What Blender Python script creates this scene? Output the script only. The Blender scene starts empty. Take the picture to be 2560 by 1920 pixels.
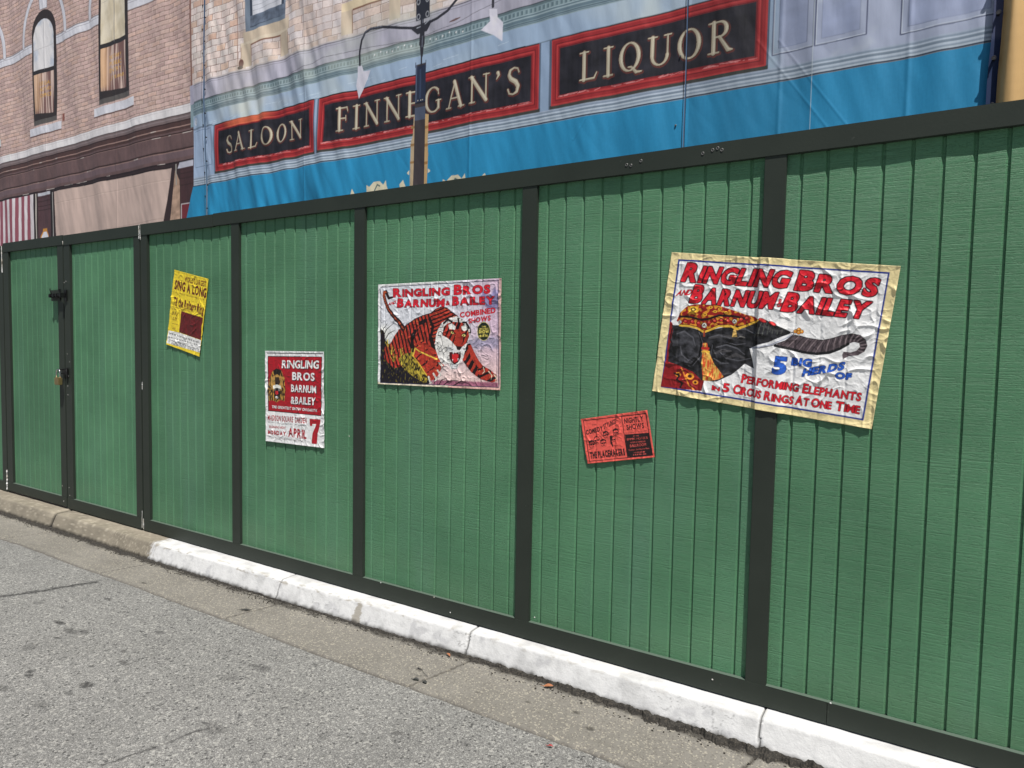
import bpy, math, random
import numpy as np
R = math.radians
for blk in (bpy.data.objects, bpy.data.meshes, bpy.data.curves, bpy.data.materials, bpy.data.lights, bpy.data.cameras, bpy.data.worlds):
    for it in list(blk): blk.remove(it)
S = bpy.context.scene
COL = S.collection
random.seed(11)

# ------------------------------------------------------------------ camera, sky, sun, exposure
cd = bpy.data.cameras.new('camera')
cd.sensor_fit = 'HORIZONTAL'; cd.sensor_width = 36.0; cd.lens = 1725.6 / 2560 * 36
cd.clip_start = 0.05; cd.clip_end = 500
cam = bpy.data.objects.new('camera', cd); COL.objects.link(cam)
cam.location = (1.7851, -3.1303, 1.5745)
cam.rotation_euler = (R(86.754), R(-1.042), R(32.454))
S.camera = cam
SUN = np.array([1.15, -1.0, 3.4]); SUN = SUN / np.linalg.norm(SUN)      # towards the sun
elev = math.asin(SUN[2]); azim = math.atan2(SUN[0], SUN[1])
w = bpy.data.worlds.new('World'); S.world = w; w.use_nodes = True
nt = w.node_tree
sky = nt.nodes.new('ShaderNodeTexSky'); sky.sky_type = 'NISHITA'; sky.sun_disc = False
sky.sun_elevation = elev; sky.sun_rotation = azim; sky.air_density = 1.0; sky.dust_density = 1.6
bg = nt.nodes['Background']; bg.inputs['Strength'].default_value = 0.05
nt.links.new(sky.outputs[0], bg.inputs['Color'])
sd = bpy.data.lights.new('sun', 'SUN'); sd.energy = 5.0; sd.angle = R(0.53); sd.color = (1.0, 0.965, 0.91)
so = bpy.data.objects.new('sun', sd); COL.objects.link(so)
from mathutils import Vector, Matrix
so.rotation_euler = Vector(SUN).to_track_quat('Z', 'Y').to_euler()
S.view_settings.view_transform = 'Standard'; S.view_settings.look = 'None'
S.view_settings.exposure = 0.16; S.view_settings.gamma = 1
S.render.resolution_x = 1024; S.render.resolution_y = 768
WALLK = 0.80      # how bright a white wall facing the street comes out: photo colour / WALLK = paint colour

# ------------------------------------------------------------------ helpers: colour, noise, canvas
def lin(c):
    c = np.asarray(c, float) / 255.0
    return np.where(c <= 0.04045, c / 12.92, ((c + 0.055) / 1.055) ** 2.4)
def pc(r, g, b):                       # paint colour of a wall-facing surface seen as (r,g,b)
    return np.minimum(lin((r, g, b)) / WALLK, 0.86)

_rng = np.random.RandomState(5)
_P = _rng.permutation(512); _G = _rng.rand(512) * 2 * np.pi
_GX, _GZ = np.cos(_G), np.sin(_G)
def perlin(x, y, s=0):
    x = np.asarray(x, np.float64) + 17.31 * s; y = np.asarray(y, np.float64) - 9.7 * s
    xi = np.floor(x).astype(np.int64); yi = np.floor(y).astype(np.int64)
    xf = x - xi; yf = y - yi
    u = xf * xf * xf * (xf * (xf * 6 - 15) + 10); v = yf * yf * yf * (yf * (yf * 6 - 15) + 10)
    def g(ix, iy, dx, dy):
        h = _P[(_P[ix & 511] + iy) & 511]
        return _GX[h] * dx + _GZ[h] * dy
    a = g(xi, yi, xf, yf); b = g(xi + 1, yi, xf - 1, yf)
    c = g(xi, yi + 1, xf, yf - 1); d = g(xi + 1, yi + 1, xf - 1, yf - 1)
    return (a + u * (b - a)) * (1 - v) + (c + u * (d - c)) * v
def fbm(x, y, s=0, n=4):
    t = 0; a = 1.0
    for i in range(n):
        t = t + a * perlin(x * 2 ** i, y * 2 ** i, s + 3 * i); a *= 0.5
    return t
def smooth(a, b, x):
    t = np.clip((x - a) / (b - a), 0, 1); return t * t * (3 - 2 * t)
def hash2(i, j, s=0):
    v = np.sin(i * 127.1 + j * 311.7 + s * 74.7) * 43758.5453
    return v - np.floor(v)

class Canvas:
    """a painted sheet: colours on a regular grid over x0..x1, y0..y1 (metres), painted at double resolution"""
    def __init__(c, x0, x1, y0, y1, nx, ny, base):
        c.x0, c.x1, c.y0, c.y1 = x0, x1, y0, y1
        c.W, c.H = nx * 2, ny * 2
        c.px = c.W / (x1 - x0); c.py = c.H / (y1 - y0)
        c.C = np.empty((c.H, c.W, 3), np.float32); c.C[:] = base
    def box(c, xa, xb, ya, yb):
        i0 = max(0, int((xa - c.x0) * c.px) - 1); i1 = min(c.W, int((xb - c.x0) * c.px) + 2)
        j0 = max(0, int((ya - c.y0) * c.py) - 1); j1 = min(c.H, int((yb - c.y0) * c.py) + 2)
        if i1 <= i0 or j1 <= j0: return None
        X = c.x0 + (np.arange(i0, i1) + 0.5) / c.px; Y = c.y0 + (np.arange(j0, j1) + 0.5) / c.py
        X, Y = np.meshgrid(X, Y)
        return (slice(j0, j1), slice(i0, i1)), X, Y
    def put(c, sl, m, col, a=1.0):
        m = m.astype(np.float32)[..., None] * a
        col = np.asarray(col, np.float32)
        c.C[sl] = c.C[sl] * (1 - m) + col * m
    def rect(c, xa, xb, ya, yb, col, a=1.0):
        r = c.box(xa, xb, ya, yb)
        if r: sl, X, Y = r; c.put(sl, (X >= xa) & (X < xb) & (Y >= ya) & (Y < yb), col, a)
    def pmask(c, pts):
        p = np.array(pts, float)
        r = c.box(p[:, 0].min(), p[:, 0].max(), p[:, 1].min(), p[:, 1].max())
        if not r: return None
        sl, X, Y = r; m = np.zeros(X.shape, bool)
        q = np.roll(p, -1, 0)
        for (ax, ay), (bx, by) in zip(p, q):
            if ay == by: continue
            m ^= ((ay > Y) != (by > Y)) & (X < (bx - ax) * (Y - ay) / (by - ay) + ax)
        return sl, m, X, Y
    def poly(c, pts, col, a=1.0, fn=None, line=None, lw=0.002):
        r = c.pmask(pts)
        if r:
            sl, m, X, Y = r
            c.put(sl, m, fn(X, Y) if fn else col, a)
        if line is not None: c.line(list(pts) + [pts[0]], lw, line)
        return r
    def lmask(c, pts, rad):
        rr = rad if hasattr(rad, '__len__') else [rad] * len(pts)
        p = np.array(pts, float); R_ = max(rr)
        r = c.box(p[:, 0].min() - R_, p[:, 0].max() + R_, p[:, 1].min() - R_, p[:, 1].max() + R_)
        if not r: return None
        sl, X, Y = r; m = np.zeros(X.shape, bool)
        for k in range(len(p) - 1):
            (ax, ay), (bx, by) = p[k], p[k + 1]
            dx, dy = bx - ax, by - ay; L = dx * dx + dy * dy + 1e-12
            t = np.clip(((X - ax) * dx + (Y - ay) * dy) / L, 0, 1)
            rd = rr[k] + (rr[k + 1] - rr[k]) * t
            m |= (X - ax - t * dx) ** 2 + (Y - ay - t * dy) ** 2 < rd * rd
        return sl, m, X, Y
    def line(c, pts, rad, col, a=1.0):
        r = c.lmask(pts, rad)
        if r: c.put(r[0], r[1], col, a)
    def ell(c, cx, cy, rx, ry, col, a=1.0, fn=None, ang=0):
        t = np.linspace(0, 2 * np.pi, 28, endpoint=False); ca, sa = math.cos(ang), math.sin(ang)
        P_ = [(cx + rx * math.cos(q) * ca - ry * math.sin(q) * sa, cy + rx * math.cos(q) * sa + ry * math.sin(q) * ca) for q in t]
        c.poly(P_, col, a, fn)
    def tris(c, T):                     # union mask of many triangles (list of 3x2)
        T = np.array(T, float)
        r = c.box(T[..., 0].min(), T[..., 0].max(), T[..., 1].min(), T[..., 1].max())
        if not r: return None
        sl, X, Y = r; m = np.zeros(X.shape, bool)
        for t in T:
            i0 = max(0, int(np.floor((t[:, 0].min() - X[0, 0]) * c.px))); i1 = min(X.shape[1], int((t[:, 0].max() - X[0, 0]) * c.px) + 2)
            j0 = max(0, int(np.floor((t[:, 1].min() - Y[0, 0]) * c.py))); j1 = min(X.shape[0], int((t[:, 1].max() - Y[0, 0]) * c.py) + 2)
            if i1 <= i0 or j1 <= j0: continue
            x = X[j0:j1, i0:i1]; y = Y[j0:j1, i0:i1]
            s = [(t[(k + 1) % 3, 0] - t[k, 0]) * (y - t[k, 1]) - (t[(k + 1) % 3, 1] - t[k, 1]) * (x - t[k, 0]) for k in range(3)]
            m[j0:j1, i0:i1] |= ((s[0] >= 0) & (s[1] >= 0) & (s[2] >= 0)) | ((s[0] <= 0) & (s[1] <= 0) & (s[2] <= 0))
        return sl, m
    def text(c, s, BL, BR, TL, col, bold=0, small=None, outline=None, ow=0.0, shadow=None, sh=(0, 0), track=0.10):
        """lettering fitted between baseline points BL and BR; TL is the top of the first letter"""
        BL, BR, TL = (np.array(q, float) for q in (BL, BR, TL))
        x = 0.0; T = []
        for k, ch in enumerate(s):
            if ch == ' ': x += 0.42; continue
            tr, wd = glyph(ch, bold)
            f = 1.0 if (small is None or k == 0 or s[k - 1] == ' ') else small
            g = tr.copy(); g[..., 0] = g[..., 0] * f + x; g[..., 1] *= f
            T.append(g); x += wd * f + track
        x -= track
        G_ = np.concatenate(T)
        U = (BR - BL) / x; V = TL - BL
        P_ = BL + G_[..., :1] * U + G_[..., 1:] * V
        r = c.tris(P_)
        if not r: return
        sl, m = r
        pad = max(1, int(max(ow, abs(sh[0]), abs(sh[1])) * c.px) + 1)
        full = np.zeros((c.H, c.W), bool); full[sl] = m
        def grow(dx, dy): return np.roll(np.roll(full, dx, 1), dy, 0)
        j0, j1 = max(0, sl[0].start - pad), min(c.H, sl[0].stop + pad); i0, i1 = max(0, sl[1].start - pad), min(c.W, sl[1].stop + pad)
        S2 = (slice(j0, j1), slice(i0, i1))
        if shadow is not None:
            for f in (0.5, 1.0): c.put(S2, grow(int(sh[0] * c.px * f), int(sh[1] * c.py * f))[S2], shadow)
        if outline is not None:
            o = np.zeros_like(full); n = max(1, int(ow * c.px + 0.5))
            for a in range(0, 360, 45): o |= grow(int(round(n * math.cos(R(a)))), int(round(n * math.sin(R(a)))))
            c.put(S2, o[S2], outline)
        c.put(S2, full[S2], col)
    def done(c):
        a = c.C.reshape(c.H // 2, 2, c.W // 2, 2, 3).mean((1, 3))
        return a                          # rows follow y upwards from y0

# printed letters: outlines of Blender's own built-in letter shapes, kept as triangles
_GL = {}
def glyph(ch, bold):
    k = (ch, bold)
    if k in _GL: return _GL[k]
    cu = bpy.data.curves.new('g', 'FONT'); cu.body = ch; cu.size = 1.0; cu.offset = bold; cu.resolution_u = 3
    ob = bpy.data.objects.new('g', cu); COL.objects.link(ob)
    dg = bpy.context.evaluated_depsgraph_get(); ev = ob.evaluated_get(dg); me = ev.to_mesh()
    me.calc_loop_triangles()
    V = np.array([v.co[:2] for v in me.vertices]).reshape(-1, 2)
    T = np.array([t.vertices[:] for t in me.loop_triangles]).reshape(-1, 3)
    tr = V[T] if len(T) else np.zeros((1, 3, 2))
    ev.to_mesh_clear(); bpy.data.objects.remove(ob); bpy.data.curves.remove(cu)
    capH = 0.729
    tr = tr / capH
    x0 = tr[..., 0].min(); wd = tr[..., 0].max() - x0
    tr[..., 0] -= x0
    _GL[k] = (tr, wd); return _GL[k]

# carved-serif capitals of the shop signs, as strokes of changing thickness: (points, half-widths), letter width
def arc(cx, cy, rx, ry, a0, a1, thin=0.028, thick=0.078, n=26):
    p = []; r = []
    for i in range(n + 1):
        a = R(a0 + (a1 - a0) * i / n); p.append((cx + rx * math.cos(a), cy + ry * math.sin(a))); r.append(thin + (thick - thin) * abs(math.cos(a)) ** 1.5)
    return p, r
def ser(x, y, h=0.15): return ([(x - h, y), (x + h, y)], [.024, .024])
def stem(x, r=.072, a=0.0, b=1.0): return ([(x, a + .02), (x, b - .02)], [r, r])
SERIF = {
 'I': ([stem(.2), ser(.2, .02, .18), ser(.2, .98, .18)], .4),
 'L': ([stem(.2), ser(.2, .98, .18), ([(.03, .03), (.62, .03), (.72, .22)], [.028, .035, .018])], .74),
 'F': ([stem(.2), ser(.2, .02, .18), ([(.03, .97), (.6, .97), (.64, .8)], [.028, .035, .018]), ([(.2, .53), (.5, .53)], [.026, .03]), ([(.52, .42), (.52, .64)], [.02, .02])], .66),
 'E': ([stem(.2), ([(.03, .97), (.6, .97), (.64, .8)], [.028, .035, .018]), ([(.2, .53), (.5, .53)], [.026, .03]), ([(.52, .42), (.52, .64)], [.02, .02]), ([(.03, .03), (.62, .03), (.7, .22)], [.028, .035, .018])], .72),
 'N': ([stem(.17, .034), stem(.82, .034), ([(.14, .96), (.82, .04)], [.075, .075]), ser(.12, .98, .12), ser(.17, .02, .13), ser(.82, .98, .13)], .97),
 'A': ([([(.44, .97), (.13, .02)], [.032, .03]), ([(.42, .99), (.76, .02)], [.078, .072]), ([(.24, .36), (.62, .36)], [.024, .024]), ser(.13, .02, .12), ser(.77, .02, .14)], .9),
 'O': ([arc(.42, .5, .35, .47, 0, 360)], .84),
 'Q': ([arc(.42, .5, .35, .47, 0, 360), ([(.36, .16), (.5, .14), (.68, -.06), (.9, -.07)], [.02, .035, .055, .02])], .86),
 'G': ([arc(.44, .5, .37, .47, 48, 318), ([(.72, .16), (.72, .43)], [.066, .066]), ser(.72, .44, .13), ([(.7, .86), (.72, .68)], [.02, .026])], .88),
 'U': ([([(.18, .98), (.18, .35)], [.072, .072]), arc(.46, .34, .28, .31, 180, 360, .03, .06), ([(.74, .35), (.74, .98)], [.034, .034]), ser(.18, .98, .16), ser(.74, .98, .13)], .88),
 'R': ([stem(.2), ser(.2, .02, .18), ([(.03, .97), (.42, .97)], [.026, .03]), arc(.42, .74, .22, .23, 90, -90, .03, .07), ([(.2, .51), (.42, .51)], [.026, .03]), ([(.4, .5), (.7, .05), (.84, .03)], [.05, .07, .024])], .84),
 'S': ([([(.56, .78), (.5, .92), (.34, .97), (.17, .9), (.12, .74), (.2, .6), (.42, .46), (.52, .3), (.47, .1), (.3, .03), (.13, .08), (.07, .24)], [.03, .028, .03, .05, .07, .082, .088, .082, .055, .03, .028, .034])], .62),
 "'": ([([(.12, .93), (.16, .85), (.06, .7)], [.07, .05, .015])], .26)}
def serif_word(c, s, x0, x1, zb, zt, col, hal, dark):
    W = 0; pos = []
    for ch in s: pos.append(W); W += SERIF[ch][1] + 0.24
    W -= 0.24; k = (x1 - x0) / W; h = zt - zb
    kk = min(k, h)
    for pas, (grow_, cc, off) in enumerate(((0.008, dark, (0.004, -0.006)), (0.005, hal, (0, 0)), (0, col, (0, 0)), (-0.5, None, (0, 0)))):
        for ch, px in zip(s, pos):
            for pts, rad in SERIF[ch][0]:
                P_ = [(x0 + (px + a) * k + off[0], zb + b * h + off[1]) for a, b in pts]
                if cc is not None: c.line(P_, [q * kk * .98 + grow_ for q in rad], cc)
                else: c.line([(a + .003, b + .003) for a, b in P_], [max(.0014, q * kk * .98 - .008) for q in rad], pc(206, 198, 178), 0.7)
# ------------------------------------------------------------------ materials
def mat(name, rough=0.6, spec=0.5):
    m = bpy.data.materials.new(name); m.use_nodes = True
    n = m.node_tree; b = n.nodes['Principled BSDF']
    b.inputs['Roughness'].default_value = rough; b.inputs['Specular IOR Level'].default_value = spec
    return m, n, b
def N(n, t, **k):
    x = n.nodes.new(t)
    for a, v in k.items():
        if a in x.inputs.keys() if hasattr(x.inputs, 'keys') else False: x.inputs[a].default_value = v
        else: setattr(x, a, v)
    return x
def coords(n, sc):
    tc = n.nodes.new('ShaderNodeTexCoord'); mp = n.nodes.new('ShaderNodeMapping'); mp.inputs['Scale'].default_value = sc
    n.links.new(tc.outputs['Object'], mp.inputs['Vector']); return mp.outputs['Vector']
def noise(n, vec, scale, detail=4, rough=0.6, dist=0.0):
    x = n.nodes.new('ShaderNodeTexNoise'); x.inputs['Scale'].default_value = scale; x.inputs['Detail'].default_value = detail
    x.inputs['Roughness'].default_value = rough; x.inputs['Distortion'].default_value = dist
    n.links.new(vec, x.inputs['Vector']); return x.outputs['Fac']
def ramp(n, fac, stops):
    x = n.nodes.new('ShaderNodeValToRGB'); e = x.color_ramp.elements
    while len(e) < len(stops): e.new(0.5)
    for q, (p, c) in zip(e, stops): q.position = p; q.color = (*[float(v) for v in c], 1) if hasattr(c, '__len__') else (c, c, c, 1)
    n.links.new(fac, x.inputs['Fac']); return x.outputs['Color']
def mix(n, fac, a, b, blend='MIX'):
    x = n.nodes.new('ShaderNodeMix'); x.data_type = 'RGBA'; x.blend_type = blend
    for s, v in ((0, fac), (6, a), (7, b)):
        if hasattr(v, 'links') or hasattr(v, 'is_linked'): n.links.new(v, x.inputs[s])
        elif hasattr(v, '__len__'): x.inputs[s].default_value = (*[float(q) for q in v], 1)
        else: x.inputs[s].default_value = v
    return x.outputs[2]
def mth(n, op, a, b=0.0, c=0.0):
    x = n.nodes.new('ShaderNodeMath'); x.operation = op
    for s, v in ((0, a), (1, b), (2, c)):
        if hasattr(v, 'is_linked'): n.links.new(v, x.inputs[s])
        else: x.inputs[s].default_value = v
    return x.outputs[0]
def bump(n, b, h, strength, dist, prev=None):
    x = n.nodes.new('ShaderNodeBump'); x.inputs['Strength'].default_value = strength; x.inputs['Distance'].default_value = dist
    n.links.new(h, x.inputs['Height'])
    if prev: n.links.new(prev, x.inputs['Normal'])
    if b: n.links.new(x.outputs[0], b.inputs['Normal'])
    return x.outputs[0]

# rough-sawn green painted siding
M_green, n, b = mat('green_siding_paint', 0.5, 0.4)
v1 = coords(n, (1, 1, 1)); vs = coords(n, (3.0, 1, 170.0)); vm = coords(n, (60.0, 60, 330.0))
saw = noise(n, vs, 1.0, 5, 0.7, 0.15); fine = noise(n, vm, 1.0, 3, 0.6); crack = noise(n, coords(n, (42, 42, 110)), 1.0, 4, 0.7, 1.5)
big = noise(n, v1, 1.7, 3); band = noise(n, coords(n, (0.7, 1, 14)), 1.0, 3)
cr = ramp(n, crack, [(0.36, 0.0), (0.46, 1.0)])
sw = ramp(n, saw, [(0.3, 0.0), (0.48, 0.8), (0.7, 1.0)])
h = mth(n, 'ADD', mth(n, 'MULTIPLY', sw, 0.8), mth(n, 'MULTIPLY', fine, 0.5)); h = mth(n, 'ADD', h, mth(n, 'MULTIPLY', cr, 0.45))
bump(n, b, h, 1.0, 0.0018)
g0, g1 = pc(67, 110, 80), pc(79, 125, 92)
c = mix(n, ramp(n, big, [(0.35, 0.0), (0.65, 1.0)]), g0, g1)
c = mix(n, ramp(n, band, [(0.4, 0.0), (0.7, 0.25)]), c, pc(80, 122, 94))
oi = n.nodes.new('ShaderNodeObjectInfo'); c = mix(n, 1.0, c, ramp(n, oi.outputs['Random'], [(0.0, 0.90), (1.0, 1.08)]), 'MULTIPLY')
fade = noise(n, coords(n, (3, 3, .5)), 1.0, 3); c = mix(n, ramp(n, fade, [(0.5, 0.0), (0.75, 0.22)]), c, pc(86, 116, 108))
gr = n.nodes.new('ShaderNodeAttribute'); gr.attribute_name = 'grime'; 
c = mix(n, gr.outputs['Fac'], c, pc(104, 128, 100))
n.links.new(c, b.inputs['Base Color'])
# smooth dark trim
M_trim, n, b = mat('dark_trim_paint', 0.5, 0.25)
v1 = coords(n, (1, 1, 1)); a = noise(n, v1, 3.0, 4); f = noise(n, v1, 90, 4); gz = noise(n, coords(n, (30, 30, 30)), 1.0, 5, .7)
c = mix(n, a, pc(37, 43, 38), pc(49, 55, 49)); c = mix(n, ramp(n, gz, [(0.66, 0.0), (0.8, 0.35)]), c, pc(92, 96, 90))
n.links.new(c, b.inputs['Base Color']); bump(n, b, mth(n, 'ADD', f, noise(n, coords(n, (3, 3, 3)), 1.0, 4)), 0.35, 0.0012)
M_ledge, n, b = mat('ledge_paint', 0.6, 0.3)
c = mix(n, noise(n, v1, 25, 4), (0.075, 0.105, 0.083), (0.105, 0.14, 0.113)); n.links.new(c, b.inputs['Base Color'])
M_bare, n, b = mat('bare_wood_edge', 0.8)
c = ramp(n, noise(n, coords(n, (60, 60, 20)), 1.0, 3), [(0.3, pc(150, 140, 120)), (0.6, pc(228, 226, 216))]); n.links.new(c, b.inputs['Base Color'])
def attr_mat(name, rough, spec, bumps, trans=0.0):
    m, n, b = mat(name, rough, spec)
    a = n.nodes.new('ShaderNodeAttribute'); a.attribute_name = 'paint'
    n.links.new(a.outputs['Color'], b.inputs['Base Color'])
    hh = None
    for sc, det, k in bumps:
        q = mth(n, 'MULTIPLY', noise(n, coords(n, sc), 1.0, det, 0.6), k); hh = q if hh is None else mth(n, 'ADD', hh, q)
    if hh is not None: bump(n, b, hh, 1.0, 1.0)
    return m
M_print = attr_mat('printed_fabric', 0.55, 0.35, [((90, 90, 12), 3, 0.0006), ((9, 9, 2.5), 4, 0.0018)])
M_poster = attr_mat('printed_paper', 0.45, 0.4, [((60, 60, 60), 4, 0.0022)])
M_kerb = attr_mat('kerb_surface', 0.6, 0.35, [((24, 24, 24), 6, 0.0038), ((110, 110, 110), 5, 0.0012)])
def simple(name, col, rough=0.5, metal=0.0, nz=None, spec=0.5):
    m, n, b = mat(name, rough, spec); b.inputs['Metallic'].default_value = metal
    f = noise(n, coords(n, (1, 1, 1)), 60 if nz is None else nz, 4)
    c = mix(n, f, np.array(col) * 0.75, np.minimum(np.array(col) * 1.25, 0.9)); n.links.new(c, b.inputs['Base Color']); bump(n, b, f, 0.2, 0.0005)
    return m
M_black = simple('black_iron', (0.012, 0.012, 0.013), 0.4, 0.3)
M_brass = simple('brass', (0.36, 0.27, 0.13), 0.4, 0.8)
M_steel = simple('shackle_steel', (0.5, 0.5, 0.52), 0.25, 0.95)
M_zinc = simple('zinc_ring', (0.18, 0.18, 0.175), 0.5, 0.6)
M_cord = simple('black_lacing', (0.015, 0.015, 0.02), 0.6)
M_leafo = simple('dry_leaf', (0.34, 0.13, 0.055), 0.7)
M_leafr = simple('red_petal', (0.30, 0.03, 0.03), 0.6)
M_leafd = simple('dark_leaf', (0.045, 0.045, 0.043), 0.6)
M_dirt, n, b = mat('gutter_dirt', 0.9)
c = ramp(n, noise(n, coords(n, (1, 1, 1)), 130, 4, .7), [(0.35, (0.012, 0.011, 0.009)), (0.55, (0.035, 0.031, 0.026)), (0.75, (0.12, 0.10, 0.075))]); n.links.new(c, b.inputs['Base Color'])

# asphalt: pale aggregate in grey binder
M_asph, n, b = mat('worn_asphalt', 0.85, 0.3)
v1 = coords(n, (1, 1, 1))
vo = n.nodes.new('ShaderNodeTexVoronoi'); vo.inputs['Scale'].default_value = 215; n.links.new(v1, vo.inputs['Vector'])
v2 = n.nodes.new('ShaderNodeTexVoronoi'); v2.inputs['Scale'].default_value = 95; n.links.new(v1, v2.inputs['Vector'])
sx = n.nodes.new('ShaderNodeSeparateColor'); n.links.new(vo.outputs['Color'], sx.inputs[0])
s2 = n.nodes.new('ShaderNodeSeparateColor'); n.links.new(v2.outputs['Color'], s2.inputs[0])
c = ramp(n, sx.outputs[0], [(0.0, (0.125, 0.123, 0.120)), (0.3, (0.20, 0.197, 0.19)), (0.75, (0.27, 0.265, 0.25)), (0.92, (0.34, 0.335, 0.32)), (1.0, (0.48, 0.47, 0.45))])
edge = ramp(n, vo.outputs['Distance'], [(0.4, 0.0), (0.9, 0.65)])
c = mix(n, edge, c, (0.085, 0.083, 0.08))
c = mix(n, ramp(n, s2.outputs[1], [(0.90, 0.0), (0.93, 0.6)]), c, (0.42, 0.41, 0.38))
c = mix(n, ramp(n, s2.outputs[2], [(0.93, 0.0), (0.96, 0.7)]), c, (0.035, 0.035, 0.036))
lo = noise(n, v1, 1.3, 5, .6); c = mix(n, 1.0, c, ramp(n, lo, [(0.3, 0.84), (0.7, 1.04)]), 'MULTIPLY')
st = n.nodes.new('ShaderNodeAttribute'); st.attribute_name = 'stain'
sn = noise(n, v1, 70, 3, .7)
sf = mth(n, 'MULTIPLY', st.outputs['Fac'], ramp(n, sn, [(0.3, 0.35), (0.55, 1.0)]))
c = mix(n, sf, c, (0.035, 0.034, 0.034))
n.links.new(c, b.inputs['Base Color'])
hh = mth(n, 'SUBTRACT', mth(n, 'MULTIPLY', noise(n, v1, 200, 3, .6), 0.6), mth(n, 'MULTIPLY', vo.outputs['Distance'], 0.7))
bump(n, b, hh, 0.6, 0.0035)
# exposed-aggregate concrete of gutter
M_conc, n, b = mat('gutter_concrete', 0.85, 0.3)
v1 = coords(n, (1, 1, 1))
vo = n.nodes.new('ShaderNodeTexVoronoi'); vo.inputs['Scale'].default_value = 150; n.links.new(v1, vo.inputs['Vector'])
sx = n.nodes.new('ShaderNodeSeparateColor'); n.links.new(vo.outputs['Color'], sx.inputs[0])
c0 = ramp(n, noise(n, v1, 2.2, 6, .65), [(0.3, (0.165, 0.154, 0.136)), (0.7, (0.222, 0.208, 0.185))])
c = mix(n, ramp(n, sx.outputs[0], [(0.84, 0.0), (0.88, 0.75)]), c0, (0.36, 0.33, 0.27))
c = mix(n, ramp(n, sx.outputs[1], [(0.82, 0.0), (0.9, 0.55)]), c, (0.11, 0.10, 0.088))
c = mix(n, ramp(n, noise(n, coords(n, (1.5, 9, 1)), 1.0, 5, .7), [(0.55, 0.0), (0.75, 0.35)]), c, (0.09, 0.084, 0.074))
st = n.nodes.new('ShaderNodeAttribute'); st.attribute_name = 'stain'
c = mix(n, st.outputs['Fac'], c, (0.028, 0.025, 0.021))
n.links.new(c, b.inputs['Base Color'])
bump(n, b, mth(n, 'ADD', noise(n, v1, 170, 4, .6), mth(n, 'MULTIPLY', noise(n, v1, 18, 4, .6), 1.5)), 0.6, 0.003)

# ------------------------------------------------------------------ mesh helpers
def link(name, me, m, parent=None):
    o = bpy.data.objects.new(name, me)
    if m is not None: me.materials.append(m)
    COL.objects.link(o)
    if parent: o.parent = parent
    return o
def tag(o, label=None, cat=None, group=None, kind=None):
    if label: o['label'] = label
    if cat: o['category'] = cat
    if group: o['group'] = group
    if kind: o['kind'] = kind
    return o
def empty(name, loc, label, cat, group=None):
    o = bpy.data.objects.new(name, None); COL.objects.link(o); o.location = loc; o.empty_display_size = 0.1
    tag(o, label, cat, group); o['_l'] = 0; del o['_l']
    return o
def grid_mesh(name, P, smooth_=True, flip=False):
    """P: (rows, cols, 3) points"""
    r, c = P.shape[:2]; me = bpy.data.meshes.new(name)
    me.vertices.add(r * c); me.vertices.foreach_set('co', P.reshape(-1).astype(np.float32))
    i = np.arange(r * c).reshape(r, c)
    q = np.stack([i[:-1, :-1], i[:-1, 1:], i[1:, 1:], i[1:, :-1]], -1).reshape(-1, 4)
    if flip: q = q[:, ::-1]
    me.loops.add(q.size); me.loops.foreach_set('vertex_index', q.reshape(-1).astype(np.int32))
    me.polygons.add(len(q)); me.polygons.foreach_set('loop_start', (np.arange(len(q)) * 4).astype(np.int32))
    me.polygons.foreach_set('loop_total', np.full(len(q), 4, np.int32))
    me.update(calc_edges=True)
    me.polygons.foreach_set('use_smooth', np.full(len(q), smooth_))
    return me
def paint(me, C):
    a = me.color_attributes.new('paint', 'FLOAT_COLOR', 'POINT')
    D = np.ones((C.shape[0] * C.shape[1], 4), np.float32); D[:, :3] = C.reshape(-1, 3)
    a.data.foreach_set('color', D.reshape(-1))
def fattr(me, name, F):
    a = me.attributes.new(name, 'FLOAT', 'POINT'); a.data.foreach_set('value', F.reshape(-1).astype(np.float32))
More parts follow.
